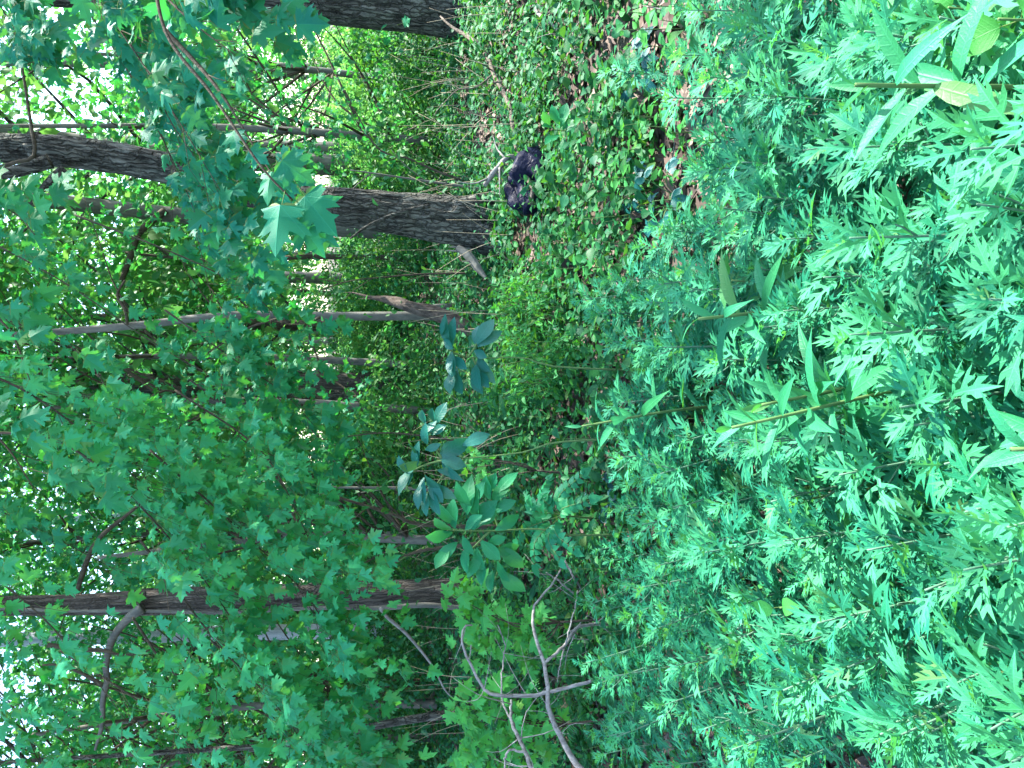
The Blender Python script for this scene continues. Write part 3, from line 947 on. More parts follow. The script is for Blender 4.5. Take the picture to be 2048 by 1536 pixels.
# ------------------------------------------------------------------ understorey maples whose leaves can be told apart
def under_maple(label, base, top, centre, rad, n, leaf, clumps, seed, group=None):
    base = np.array([base[0], base[1], 0.0])
    t = thing("maple_tree", label, "tree", base, group)
    tp = smooth_path([base + (0, 0, -.08), 0.5 * (base + np.array(top)) + (.12, .1, 0), np.array(top)], 30)
    b = Bag()
    b.tube(tp - base, [.06, .045, .02], 12, furrow(seed, 10, 2, .04))
    link("trunk", b.mesh("trunk", BARK_GREY), t)
    m, C = crown_mats(n, rad, leaf, clumps, seed=seed, flat=.3, up=.75, spread=.28)
    m[:, :3, 3] += np.asarray(centre)
    lb = Bag()
    limbs(lb, tp - base, C + np.asarray(centre) - base, .022, min(22, clumps), seed, .6)
    link("limb", lb.mesh("limb", TWIG), t)
    assemble_leaves(t, MAPLE_T if leaf > .07 else MAPLE_L, MESH_MAPLE, m, MAPLE, base)

under_maple("shadowy young maple spreading behind the slender grey tree", (-.4, 10.2), (-.3, 10.4, 5), at(330, 760, 10.0), (2.6, 1.6, 1.9), 1700, .075, 44, 101)
under_maple("shadowy young maple behind the ridged tree", (-4.2, 9.4), (-4.1, 9.6, 5), at(300, 1330, 9.2), (2.2, 1.5, 1.9), 1500, .075, 40, 102)
under_maple("young maple filling the view between the leaning tree and the right edge", (3.3, 9.8), (3.1, 10, 5.5), at(480, 150, 9.6), (1.9, 1.6, 1.9), 1500, .075, 40, 103)
under_maple("low young maple between the ridged tree and the shaded tree", (-1.9, 8.6), (-1.9, 8.8, 4), at(520, 1000, 8.6), (1.5, 1.2, 1.4), 1500, .07, 30, 104)

under_maple("high dark maple crown at the upper left behind the ridged tree's big branch", (-6.2, 11.8), (-6.0, 11.8, 6.5), at(110, 1390, 11.5), (2.6, 1.6, 1.9), 2100, .08, 50, 106)
under_maple("high dark maple crown in the upper middle left of the shaded tree", (-2.6, 12.4), (-2.4, 12.4, 7), at(70, 1040, 12.0), (2.6, 1.6, 1.5), 1800, .08, 46, 107)
under_maple("high dark maple crown at the top between the shaded tree and the slender tree", (.3, 11.6), (.3, 11.6, 6.5), at(40, 730, 11.2), (1.7, 1.5, 1.1), 1000, .08, 30, 108)
under_maple("young maple whose dark leaves hang between the distant tree and the sunlit trunk", (4.9, 11.8), (4.8, 11.8, 5.5), at(420, 190, 11.3), (1.7, 1.4, 1.1), 1300, .08, 30, 110)
under_maple("high dark maple crown at the upper left corner, left of the bluish trunk", (-7.4, 12.6), (-7.3, 12.6, 7), at(50, 1480, 12.2), (1.9, 1.5, 1.7), 1600, .08, 40, 111)
under_maple("young maple at the far left behind the crooked tree", (-5.2, 10.6), (-5.2, 10.6, 4.5), at(480, 1440, 10.2), (1.8, 1.5, 1.5), 1500, .075, 36, 109)

# ------------------------------------------------------------------ near maple boughs, trunks just outside the frame
def bough(lb, mats, pts, r0, n_leaf, s, width=.32, drop=.25, face=(0, -.85, .6), jit=.32):
    """drooping branch with side twigs; leaves in pairs along the twigs"""
    P = smooth_path(pts, 40)
    lb.append((P, [r0, r0 * .7, r0 * .45, r0 * .2], 6))
    ln = np.sum(np.linalg.norm(np.diff(P, axis=0), axis=1))
    per = 9
    nt = max(3, n_leaf // per)
    T = np.gradient(P, axis=0)
    for k in range(nt):
        i = int(2 + 37 * (k + random.random()) / nt)
        i = min(i, 39)
        t = T[i] / np.linalg.norm(T[i])
        side = np.cross(t, (0, 0, 1.0)) * random.choice((-1, 1))
        d = side * random.uniform(.4, 1) + t * random.uniform(.2, .9) + np.array([0, 0, -drop * random.uniform(.2, 1.4)]) + np.array(face) * random.uniform(-.5, .7)
        d /= np.linalg.norm(d)
        L = width * random.uniform(.5, 1.3)
        tip = P[i] + d * L + np.array([0, 0, -.25 * L])
        mid = P[i] + d * L * .5
        lb.append(([P[i], mid, tip], [r0 * .22, r0 * .16, r0 * .08], 4))
        tw = smooth_path([P[i], mid, tip], 12)
        for j in range(per):
            f = 11 if j == 0 else random.randint(3, 11)
            out = side * random.uniform(-1, 1) + t * random.uniform(-.5, 1.0) + np.array([0, 0, -.55]) + d * .5 + np.random.default_rng(k * 100 + j).normal(size=3) * .4
            out /= np.linalg.norm(out)
            ss = s * random.uniform(.6, 1.2)
            nor = np.array(face) + rng.normal(size=3) * jit
            mats.append(frame(tw[f] + out * .75 * ss + rng.normal(size=3) * .015, out, nor, ss))

GAPS = [(330, 720, 1155, 1225, .55), (0, 760, 640, 1536, .16), (420, 560, 1040, 1120, .5), (250, 330, 900, 1000, .6), (110, 330, 1150, 1245, .85), (180, 300, 1240, 1440, .8), (90, 260, 1255, 1295, .8), (510, 640, 1150, 1215, .5), (80, 330, 430, 640, .7),
        (600, 800, 760, 830, .8), (130, 260, 1000, 1150, .75), (0, 120, 150, 330, .8), (480, 1000, 60, 300, .88), (430, 520, 255, 310, .5), (0, 100, 1180, 1235, .5), (300, 420, 1420, 1540, .6), (350, 450, 620, 900, .5)]

def near_maple(label, base, trunk, boughs, limb_pts, group=None, r=.13, lm=None):
    base = np.array([*base, 0.0])
    t = thing("maple_tree", label, "tree", base, group)
    b = Bag()
    b.tube(np.array(trunk) - base, [r * 1.2, r, r * .7], 24, furrow(31, 14, 1.2, .05), n=60)
    link("trunk", b.mesh("trunk", BARK_GREY), t)
    tubes, mats = [], []
    for lp in limb_pts:
        tubes.append((smooth_path(lp, 30), [r * .5, r * .3, r * .16], 8))
    for bo in boughs:
        bough(tubes, mats, *bo[:4], **(bo[4] if len(bo) > 4 else {}))
    b = Bag()
    for P, R, sg in tubes:
        b.tube(np.array(P) - base, R, sg)
    link("branch", b.mesh("branch", TWIG), t)
    lm = lm or (MESH_MAPLE, MAPLE)
    mats = np.array(mats)                                    # thinner foliage where the view opens between the sprays
    px, py, _ = project(mats[:, :3, 3])
    keep = np.ones(len(mats), bool)
    for x0, x1, y0, y1, pr in GAPS:
        keep &= ~((px > x0) & (px < x1) & (py > y0) & (py < y1) & (rng.random(len(mats)) < pr))
    mats = mats[keep]
    assemble_leaves(t, MAPLE_T, lm[0], mats, lm[1], base)
    return t

def B(pix, r0, n, s, **kw):
    return ([at(*p) for p in pix], r0, n, s, kw)

# left: limb arching over above the frame, boughs falling to the lower left
near_maple("broad low maple boughs of big pale green star-shaped leaves over the left half", (-4.4, 3.6),
           [(-4.4, 3.6, -.1), (-4.3, 3.7, 2.2), (-4.0, 3.8, 4.6)],
           [B([(-150, 700, 4.6), (80, 800, 4.5), (330, 1010, 4.4), (470, 1180, 4.3)], .008, 356, .080, width=.46),
            B([(-100, 860, 4.3), (150, 900, 4.3), (400, 1150, 4.2), (560, 1400, 4.1)], .008, 403, .080, width=.46),
            B([(60, 760, 4.9), (300, 850, 4.8), (520, 1060, 4.6), (640, 1250, 4.4)], .007, 403, .080, width=.46),
            B([(300, 900, 4.5), (480, 1060, 4.4), (620, 1200, 4.3), (690, 1330, 4.2)], .007, 356, .080, width=.46),
            B([(280, 1080, 4.2), (430, 1280, 4.1), (560, 1420, 4.0), (650, 1560, 3.9)], .007, 356, .080, width=.46),
            B([(420, 1280, 4.4), (560, 1400, 4.3), (690, 1520, 4.2)], .007, 213, .080, width=.46),
            B([(-80, 1100, 4.2), (100, 1250, 4.1), (260, 1450, 4.0)], .007, 190, .080, width=.46),
            B([(350, 780, 4.7), (520, 900, 4.6), (600, 1040, 4.5), (640, 1140, 4.4)], .007, 200, .080, width=.42),
            B([(120, 1300, 4.5), (300, 1420, 4.4), (450, 1560, 4.2)], .007, 150, .080, width=.46),
            B([(-60, 1330, 4.8), (30, 1420, 4.7), (90, 1560, 4.6)], .007, 150, .080, width=.46),
            ], [[(-4.1, 3.7, 3.6), (-2.4, 4.2, 4.4), (-.6, 4.6, 4.2), (.2, 4.7, 3.7)],
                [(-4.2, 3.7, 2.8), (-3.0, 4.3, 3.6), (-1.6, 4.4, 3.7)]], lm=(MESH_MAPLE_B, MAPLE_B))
near_maple("layered maple boughs of darker leaves hanging in the upper middle", (-5.6, 5.6),
           [(-5.6, 5.6, -.1), (-5.4, 5.6, 2.4), (-5.2, 5.6, 5.0)],
           [B([(-120, 430, 5.8), (120, 560, 5.7), (330, 700, 5.6), (560, 820, 5.4)], .007, 136, .088),
            B([(150, 430, 5.4), (380, 520, 5.3), (520, 600, 5.2), (600, 700, 5.1)], .007, 105, .088),
            B([(-100, 600, 6.0), (150, 700, 5.9), (260, 850, 5.8), (430, 1000, 5.6)], .007, 144, .088),
            B([(330, 620, 5.2), (470, 720, 5.1), (560, 780, 5.0), (620, 840, 4.9)], .007, 192, .088),
            B([(380, 760, 5.2), (500, 850, 5.1), (580, 950, 5.0)], .007, 144, .088),
            B([(-100, 980, 5.6), (60, 1050, 5.5), (250, 1150, 5.4)], .007, 144, .088),
            ], [[(-5.3, 5.6, 4.0), (-3.4, 5.6, 5.2), (-.6, 5.8, 5.3), (1.2, 5.8, 4.4)]])
near_maple("few large maple leaves reaching in at the very top in the middle", (-3.2, 1.2),
           [(-3.2, 1.2, -.1), (-3.1, 1.3, 2.2), (-2.9, 1.4, 4.2)],
           [B([(-120, 560, 3.0), (10, 650, 2.9), (60, 760, 2.85)], .008, 27, .075, width=.2),
            B([(-120, 800, 3.0), (0, 880, 2.9), (70, 980, 2.85)], .008, 36, .075, width=.2),
            B([(-120, 360, 2.8), (20, 420, 2.75), (70, 470, 2.7)], .008, 18, .075, width=.16),
            ], [[(-3.0, 1.3, 3.2), (-1.2, 2.4, 3.6), (.4, 2.9, 3.3), (.9, 2.9, 2.9)]])
# right: boughs falling in from the upper right
near_maple("maple boughs with big bluish leaves hanging in from the upper right corner", (3.0, 2.2),
           [(3.0, 2.2, -.1), (2.9, 2.3, 2.2), (2.8, 2.4, 4.4)],
           [B([(80, -160, 3.6), (240, 60, 3.5), (350, 230, 3.4), (440, 380, 3.3)], .007, 208, .088),
            B([(150, -200, 3.9), (260, 40, 3.8), (330, 220, 3.7), (400, 330, 3.6)], .007, 176, .088),
            B([(200, -160, 2.6), (300, -40, 2.5), (380, 40, 2.4), (470, 110, 2.3)], .007, 96, .088, width=.24),
            B([(130, -120, 4.4), (260, 150, 4.4), (350, 330, 4.3), (420, 500, 4.2)], .007, 176, .088),
            B([(330, 60, 2.7), (430, 170, 2.6), (500, 280, 2.5), (545, 350, 2.45)], .009, 36, .068, width=.13),
            B([(-80, -120, 4.2), (0, 10, 4.1), (40, 90, 4.0), (60, 140, 3.9)], .006, 150, .085),
            B([(120, -60, 5.2), (290, 200, 5.2), (380, 430, 5.1), (430, 620, 5.0)], .007, 192, .088),
            ], [[(2.9, 2.3, 3.4), (2.6, 2.8, 3.6), (2.0, 3.4, 3.4)], [(2.9, 2.3, 3.0), (2.1, 2.5, 2.9), (1.6, 2.5, 2.5)],
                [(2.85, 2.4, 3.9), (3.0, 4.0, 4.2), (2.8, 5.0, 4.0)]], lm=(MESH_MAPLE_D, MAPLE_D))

# the nearest spray: five big leaves on one twig, hanging before the leaning tree
spb = at(330, 60, 2.1)
t = thing("maple_spray", "spray of big blue-green maple leaves dangling in front of the leaning tree's trunk", "branch", spb)
b = Bag()
tw = smooth_path([at(300, -120, 2.2), spb, at(425, 190, 2.05), at(520, 330, 2.0), at(585, 400, 1.98)], 40) - spb
b.tube(tw, [.006, .005, .004, .0025], 6)
link("twig", b.mesh("twig", TWIG), t)
mats = []
for (bx, by, tx, ty, D, s, tilt) in [(565, 322, 628, 372, 1.98, .095, .1), (610, 392, 668, 470, 1.96, .12, .0), (563, 412, 548, 508, 1.97, .125, .1),
                                     (600, 440, 640, 512, 2.0, .10, .3), (545, 345, 520, 420, 2.03, .08, .4), (560, 330, 600, 300, 2.05, .07, .2),
                                     (618, 455, 680, 500, 2.02, .085, -.3), (470, 262, 470, 320, 2.06, .06, .3), (500, 300, 540, 330, 2.06, .06, .2)]:
    a, c = at(bx, by, D), at(tx, ty, D - .02)
    d = c - a
    mats.append(frame(a - spb, d, (tilt, -1, .55), s))
leaf_parts(t, MESH_MAPLE_D, mats)

# ------------------------------------------------------------------ saplings with large leaves
def leafy_sapling(name, label, cat, base_xy, D, stems, leaves, meshes, stem_mat, r=.008, group=None):
    """stems: pixel polylines; leaves: (base px, tip px, width scale, tilt)"""
    base = at(*base_xy, D); base[2] = 0
    t = thing(name, label, cat, base, group)
    b = Bag()
    for s in stems:
        P = [at(p[0], p[1], D + (p[2] if len(p) > 2 else 0)) - base for p in s]
        if s is stems[0]: P[0] = np.array([P[0][0], P[0][1], -.05])
        b.tube(P, [r, r * .7, r * .4], 6, n=16)
    link("stem", b.mesh("stem", stem_mat), t)
    mats = []
    for (bx, by, tx, ty, *o) in leaves:
        dz = o[0] if o else 0
        a, c = at(bx, by, D + dz * .5), at(tx, ty, D - .06 + dz)
        nor = np.array([random.uniform(-.4, .4), -.7, .75 + random.uniform(-.3, .3)])
        mats.append(frame(a - base, c - a, nor, np.linalg.norm(c - a)))
    leaf_parts(t, meshes, mats)
    return t

leafy_sapling("broadleaf_sapling", "sapling with two hanging rows of long glossy blue-green leaves below the broken snag", "sapling", (1120, 720), 3.4,
              [[(1180, 742), (1110, 733), (1050, 716), (960, 716), (915, 712)], [(930, 714), (900, 700), (880, 668)], [(935, 715), (952, 690), (955, 668)],
               [(920, 712), (905, 745), (905, 770)], [(945, 715), (955, 740), (955, 770)]],
              [(884, 672, 876, 650), (888, 676, 904, 698), (900, 690, 872, 654), (905, 690, 893, 652), (952, 690, 976, 640), (950, 688, 948, 652, .1), (955, 694, 990, 660),
               (905, 715, 888, 730), (908, 712, 932, 738), (905, 740, 898, 786), (912, 742, 922, 788), (915, 735, 905, 768, .1), (955, 715, 968, 740), (952, 725, 950, 775),
               (958, 740, 976, 775), (945, 735, 962, 790, .1), (948, 700, 972, 715), (955, 720, 975, 760), (905, 700, 890, 745)], MESH_BROAD, STEM_G, .006)
leafy_sapling("broadleaf_sapling", "sapling with big shiny blue leaves in whorls right of the broad green bush", "sapling", (1150, 890), 3.3,
              [[(1200, 878), (1120, 884), (1050, 904), (950, 915), (885, 918)], [(885, 918), (860, 880), (850, 850)], [(890, 920), (850, 930), (810, 950)], [(905, 918), (880, 960), (850, 990)]],
              [(870, 850, 880, 812), (868, 845, 862, 818), (850, 848, 842, 822), (862, 870, 886, 850), (845, 880, 850, 850), (855, 890, 838, 868), (840, 905, 815, 890), (850, 900, 872, 895),
               (880, 915, 932, 885), (880, 920, 930, 930), (885, 922, 900, 965), (880, 910, 905, 880, .1), (925, 892, 968, 865), (845, 925, 800, 935), (835, 935, 818, 905), (828, 938, 790, 960),
               (825, 940, 815, 968), (815, 945, 792, 930), (850, 950, 870, 990), (848, 955, 832, 990), (858, 960, 880, 1005), (870, 965, 895, 1000), (855, 985, 840, 1020), (862, 975, 862, 1025),
               (840, 900, 828, 915), (875, 940, 915, 950), (842, 970, 826, 1000)], MESH_BROAD, STEM_G, .006)
leafy_sapling("broadleaf_bush", "bright green bush of broad pointed leaves in front of the ridged tree", "bush", (1150, 1060), 3.4,
              [[(1210, 1074), (1140, 1070), (1080, 1058), (980, 1062), (900, 1060)], [(980, 1062), (940, 1100), (910, 1110)], [(1000, 1062), (985, 1020), (975, 970)], [(1000, 1070), (1000, 1120), (990, 1160)]],
              [(905, 1060, 868, 1040), (905, 1065, 858, 1080), (910, 1058, 892, 1015), (915, 1050, 872, 1010), (930, 1060, 962, 1030), (925, 1070, 940, 1110), (915, 1085, 880, 1110), (935, 1090, 918, 1135),
               (945, 1060, 985, 1000), (955, 1040, 932, 1000), (960, 1050, 985, 1030), (985, 1010, 1002, 965), (980, 1000, 965, 960), (975, 985, 990, 948), (985, 1025, 1020, 1000), (960, 1080, 1000, 1120),
               (955, 1095, 950, 1150), (975, 1085, 1010, 1075), (985, 1105, 1030, 1100), (995, 1120, 1010, 1165), (998, 1135, 1035, 1195), (985, 1140, 975, 1180), (965, 1110, 935, 1140), (990, 1060, 1030, 1040),
               (945, 1020, 905, 990), (950, 1010, 960, 965), (900, 1095, 870, 1135), (970, 1120, 960, 1170), (1000, 1090, 1040, 1140), (935, 1030, 925, 975), (995, 985, 1015, 950)], MESH_BROAD_G, STEM_G, .007)
leafy_sapling("broadleaf_weed", "low plant of rounded dull green leaves above the litter right of the black bag", "plant", (1150, 260), 4.4,
              [[(1160, 262), (1150, 260), (1130, 262), (1110, 260)]],
              [(1120, 250, 1100, 215), (1122, 255, 1130, 205), (1125, 260, 1150, 225), (1130, 265, 1160, 250), (1120, 270, 1090, 285), (1125, 275, 1125, 312), (1135, 270, 1158, 300),
               (1110, 258, 1085, 250), (1100, 250, 1085, 225), (1140, 262, 1165, 275)], MESH_BROAD_G, STEM_G, .006)

# pinnate seedling below the bush
base = at_z(1215, 1040, 0); D = base[1]
t = thing("ash_seedling", "seedling with feathery compound leaves of toothed leaflets just below the broad green bush", "seedling", base)
b = Bag(); mats = []
top = at(1120, 1030, D - .5) - base
b.tube([(0, 0, -.03), top * .5, top], [.006, .004], 6, n=10)
for (tx, ty, dz) in [(1035, 1080, .1), (1060, 1010, -.1), (1095, 960, .1), (1120, 1120, -.25), (1070, 1130, -.1), (1165, 950, -.2), (1180, 1000, -.3), (1050, 990, .3), (1150, 1100, -.3)]:
    e = at(tx, ty, D - .5 + dz) - base
    mid = .5 * (top + e) + (0, 0, .06)
    rc = smooth_path([top * .95, mid, e], 20)
    b.tube(rc, [.003, .002, .001], 5)
    dr = np.gradient(rc, axis=0)
    for k in range(5, 20, 2):
        for s_ in (-1, 1):
            d0 = dr[k] / np.linalg.norm(dr[k])
            sd = np.cross(d0, (0, -.6, .8)) * s_
            mats.append(frame(rc[k], sd + d0 * .6 + (0, 0, -.15), (0, -.6, .8) + rng.normal(size=3) * .15, .062 * (1 - .02 * k)))
    mats.append(frame(rc[19], dr[19], (0, -.6, .8), .06))
link("rachis", b.mesh("rachis", STEM_G), t)
leaf_parts(t, leaf_meshes("leaflet", OVATE_T, BROAD_G), mats, "leaflet")

# bright young maples in the lower left
def maple_seedling(label, base_px, D, pts, s, n_each):
    base = at(*base_px, D); base[2] = 0
    t = thing("maple_seedling", label, "sapling", base)
    b = Bag(); mats = []
    PP = [at(x, y, D + dd) - base for x, y, dd in pts]
    hub = np.mean(PP, axis=0) * (.55, .55, .5)
    b.tube([(0, 0, -.04), hub * (.5, .5, .6), hub], [.009, .007, .006], 6, n=10)
    for P in PP:
        b.tube([hub, .5 * (hub + P) + rng.normal(size=3) * .04, P], [.005, .0035, .002], 5, n=12)
        for k in range(n_each):
            o = rand_unit(1)[0] * (1, .5, .45)
            o = o / np.linalg.norm(o)
            ss = s * random.uniform(.6, 1.15)
            d = o + np.array([0, -.15, -.2])
            mats.append(frame(P + o * .75 * ss + rng.normal(size=3) * .03, d, (0, -.7, .8) + rng.normal(size=3) * .28, ss))
    link("stem", b.mesh("stem", TWIG), t)
    leaf_parts(t, MESH_MAPLE_Y, mats)
maple_seedling("bright green maple seedling spreading behind the forked end of the grey dead branch", (1200, 1240), 3.7,
               [(905, 1190, 0), (930, 1230, .1), (960, 1200, 0), (1000, 1240, .1), (1035, 1260, 0), (980, 1290, .1), (1070, 1265, 0), (940, 1300, .2), (1060, 1300, .1)], .076, 15)
maple_seedling("bright green maple seedling under the arch of the grey dead branch at the left", (1200, 1440), 3.6,
               [(930, 1400, 0), (960, 1440, .1), (1000, 1400, 0), (950, 1490, .1), (1010, 1470, 0), (1050, 1430, 0), (990, 1520, .1), (1060, 1500, 0), (930, 1530, .2), (1090, 1470, .1)], .076, 15)
maple_seedling("small yellow-green maple seedling between the blue sapling and the broad green bush", (1150, 950), 4.2,
               [(935, 915, 0), (950, 935, 0), (960, 960, 0), (980, 930, .1)], .055, 5)
maple_seedling("tiny maple seedling on the bare litter at the upper right", (1300, 30), 3.4, [(1280, 28, 0), (1290, 45, 0)], .05, 3)

# ------------------------------------------------------------------ fallen wood and the bag
def dead_branch(name, label, ref, paths, mat, group=None, cat="branch"):
    t = thing(name, label, cat, ref, group)
    for k, (pix, R, *own) in enumerate(paths):
        b = Bag()
        bark = own[0] if own else mat
        P = smooth_path([at(*p) - ref for p in pix], 28)
        P += rng.normal(size=P.shape) * .0016
        b.tube(P, np.array(R) * (.68 if bark is DEAD else .72), 10, furrow(200 + k, 8, 8, .08))
        for j in range(6 if len(pix) > 4 else 2):
            i = random.randint(8, 26)
            e = rand_unit(1)[0] * random.uniform(.1, .38)
            b.tube([P[i], P[i] + e * .5 + rng.normal(size=3) * .02, P[i] + e], [R[-1] * .4, R[-1] * .25, .0007], 5, n=6)
        link("limb" if k == 0 else "side_branch", b.mesh("limb", bark), t)
    return t

g = at_z(1190, 1290, .0)
dead_branch("fallen_branch", "bleached grey dead branch arching out of the mugwort at the left with bare forked arms", at_z(1165, 1536, .02),
            [([(1240, 1600, 2.9), (1160, 1536, 3.0), (1115, 1462, 3.05), (1095, 1410, 3.08), (1096, 1380, 3.1), (1088, 1330, 3.15), (1066, 1255, 3.2), (1068, 1220, 3.25), (1085, 1190, 3.3), (1110, 1160, 3.35), (1125, 1130, 3.4)], [.022, .018, .014, .009, .005]),
             ([(1185, 1360, 3.02), (1170, 1365, 3.05), (1130, 1376, 3.08), (1098, 1383, 3.1), (1060, 1392, 3.12), (980, 1386, 3.15), (950, 1345, 3.2), (928, 1300, 3.25), (924, 1280, 3.25), (930, 1252, 3.3), (945, 1251, 3.3)], [.010, .011, .012, .011, .009, .008, .006]),
             ([(1090, 1325, 3.15), (1130, 1290, 3.2), (1150, 1258, 3.25), (1175, 1250, 3.3), (1210, 1248, 3.4), (1230, 1252, 3.5)], [.010, .010, .011, .011, .008]),
             ([(1128, 1290, 3.2), (1125, 1310, 3.2), (1118, 1340, 3.2), (1115, 1365, 3.15)], [.006, .005, .003]),
             ([(1132, 1285, 3.2), (1140, 1250, 3.2), (1150, 1215, 3.25), (1155, 1180, 3.3)], [.006, .005, .003]),
             ([(942, 1290, 3.25), (940, 1312, 3.22), (936, 1320, 3.2)], [.004, .003, .002])], DEAD)
dead_branch("fallen_branch", "grey forked dead branch entering low at the left edge below the maple seedling", at(1060, 1536, 3.2),
            [([(1080, 1620, 3.1), (1062, 1536, 3.2), (1040, 1480, 3.25), (1022, 1440, 3.3), (1022, 1400, 3.35)], [.014, .014, .012, .008]),
             ([(1030, 1455, 3.3), (1005, 1400, 3.4), (1005, 1330, 3.5), (1010, 1290, 3.55), (995, 1250, 3.6)], [.007, .006, .004]),
             ([(1050, 1505, 3.2), (1020, 1500, 3.2), (1010, 1520, 3.2), (1012, 1560, 3.2)], [.008, .007, .006])], DEAD)
dead_branch("fallen_branch", "broken grey sticks crossing over the litter below the feathery seedling", at_z(1190, 1200, .05),
            [([(1205, 1250, 4.0), (1170, 1190, 4.1), (1145, 1150, 4.1), (1130, 1120, 4.2)], [.011, .010, .008]),
             ([(1150, 1190, 4.1), (1115, 1160, 4.1), (1092, 1145, 4.1)], [.008, .007, .005]),
             ([(1195, 1210, 4.0), (1150, 1260, 4.0), (1125, 1300, 4.0)], [.007, .005, .004]),
             ([(1140, 1260, 3.9), (1150, 1277, 3.9), (1190, 1278, 3.9), (1240, 1276, 3.8)], [.004, .004, .003])], DEAD)
dead_branch("fallen_branch", "long crooked dead branch running from the stout tree down past the black bag", at_z(1065, 440, .05),
            [([(880, 32, 7.0), (905, 55, 6.9), (930, 70, 6.8), (958, 90, 6.5), (980, 125, 6.3), (988, 150, 6.2), (1005, 180, 6.0), (1020, 215, 5.8), (1024, 245, 5.6), (1030, 290, 5.4), (1038, 315, 5.2), (1050, 350, 5.0), (1066, 378, 4.9), (1062, 410, 4.9)], [.010, .028, .028, .026, .026, .024, .022, .018]),
             ([(1038, 318, 5.2), (1018, 314, 5.2), (1000, 330, 5.2), (985, 348, 5.2), (970, 370, 5.2)], [.026, .027, .027, .028, .024], DEAD),
             ([(1038, 315, 5.15), (1060, 318, 5.1), (1090, 325, 5.0), (1110, 328, 4.9)], [.022, .018, .015, .010], DEAD),
             ([(988, 165, 6.0), (1024, 160, 5.9), (1060, 150, 5.6), (1085, 130, 5.5)], [.012, .010, .008, .005]),
             ([(1000, 185, 6.0), (1045, 190, 5.7), (1075, 195, 5.5), (1098, 200, 5.4)], [.012, .011, .010, .006]),
             ([(1022, 245, 5.6), (1055, 252, 5.4), (1085, 265, 5.2)], [.011, .009, .005]),
             ([(985, 150, 6.2), (950, 175, 6.2), (915, 180, 6.2), (880, 215, 6.2), (868, 232, 6.2)], [.010, .008, .006, .004]),
             ([(1020, 230, 5.7), (985, 235, 5.7), (930, 222, 5.7)], [.008, .006, .003])], BRANCH)
dead_branch("fallen_branch", "bare pale branch lying on the litter at the upper right edge", at_z(1165, 125, .05),
            [([(1055, -20, 5.2), (1075, 25, 5.0), (1090, 37, 4.9), (1115, 60, 4.8), (1130, 80, 4.7), (1140, 97, 4.6), (1160, 115, 4.5), (1172, 130, 4.4)], [.016, .018, .018, .016, .018, .012]),
             ([(1085, 36, 4.9), (1110, 25, 4.9), (1140, 5, 4.8)], [.009, .007, .004]),
             ([(1138, 98, 4.6), (1150, 60, 4.5), (1170, 30, 4.5), (1190, 10, 4.4)], [.008, .006, .004]),
             ([(1165, 110, 4.5), (1190, 95, 4.4), (1230, 72, 4.3)], [.014, .016, .010])], DEAD)
dead_branch("fallen_stick", "short dark stick half buried among the mugwort right of the star-shaped goldenrod", at_z(1705, 315, .05),
            [([(1685, 322, 1.62), (1705, 315, 1.6), (1745, 302, 1.55)], [.012, .012, .010])], TWIG, cat="stick")
dead_branch("fallen_log", "mossy brown log end lying in the far lower right corner of the ground", at_z(2000, 120, .05),
            [([(1960, 60, 1.35), (2010, 75, 1.3), (2060, 85, 1.25)], [.045, .05, .05])], ROT, cat="log")

# leaning broken snag and its stub
def snag(label, pix, D, R, mat, seed, name="broken_snag"):
    P = smooth_path([at(*p) if len(p) == 3 else at(*p, D) for p in pix], 70)
    base = np.array([P[0][0], P[0][1], 0])
    t = thing(name, label, "tree stump", base)
    b = Bag(); b.add(*tube(P - base, R, 28, furrow(seed, 14, 5, .22)))
    link("trunk", b.mesh("trunk", mat), t)
    for k in range(5):                      # splintered slivers along it
        i = random.randint(25, 66)
        o = rand_unit(1)[0] * np.interp(i, [0, 69], [R[0], R[-1]]) * .8
        c = Bag(); c.tube([P[i] - base + o, P[min(69, i + 8)] - base + o * 1.5, P[min(69, i + 8)] - base + o * 1.9 + (0, 0, .1)], [.012, .008, .002], 4, n=6)
        link("splinter", c.mesh("splinter", mat), t)
snag("leaning broken snag with shaggy reddish brown bark before the slender tree", [(965, 672, 7.3), (940, 660, 7.3), (880, 630, 7.4), (820, 612, 7.5), (780, 600, 7.6), (740, 594, 7.7), (705, 585, 7.8)], 7.4, [.05, .068, .066, .058, .042, .016, .006], ROT, 51)
snag("short pale broken stub standing right of the slender tree's foot", [(950, 603), (925, 607), (900, 612), (872, 614), (845, 620)], 8.4, [.05, .035, .03, .03, .015], BARK_GREY, 52, "broken_stub")
snag("rotten broken limb lying at the left of the leaning tree's foot", [(972, 556, 6.0), (955, 535, 6.05), (935, 510, 6.1), (916, 496, 6.15)], 6.1, [.012, .032, .034, .026], BARK_GREY, 53, "broken_limb")

# crumpled black bag
bp_ = at_z(1100, 368, .0)
t = thing("plastic_bag", "crumpled black plastic bag lying among the weeds under the crooked dead branch", "bag", bp_)
import bmesh
bm = bmesh.new()
bmesh.ops.create_icosphere(bm, subdivisions=4, radius=1)
fa, fb = wnoise(7, 7, 301), wnoise(11, 11, 302)
for v in bm.verts:
    x, y, z = v.co
    th, ph = math.atan2(y, x) / (2 * math.pi), math.acos(max(-1, min(1, z))) / math.pi
    n1 = 1 - abs(2 * float(fa(th * 7, ph * 3)) - 1)
    n2 = 1 - abs(2 * float(fb(th * 11 + ph * 3, ph * 6)) - 1)
    s = 0.72 + 0.46 * n1 + 0.16 * n2 + random.uniform(-.012, .012)
    v.co = Vector((x * .21 * s, y * .16 * s, max(-.02, (z * .5 + .36) * .32 * s)))
me = bpy.data.meshes.new("bag")
bm.to_mesh(me); bm.free()
me.materials.append(PLASTIC)
me.polygons.foreach_set("use_smooth", np.ones(len(me.polygons), dtype=bool))
link("bag_body", me, t)
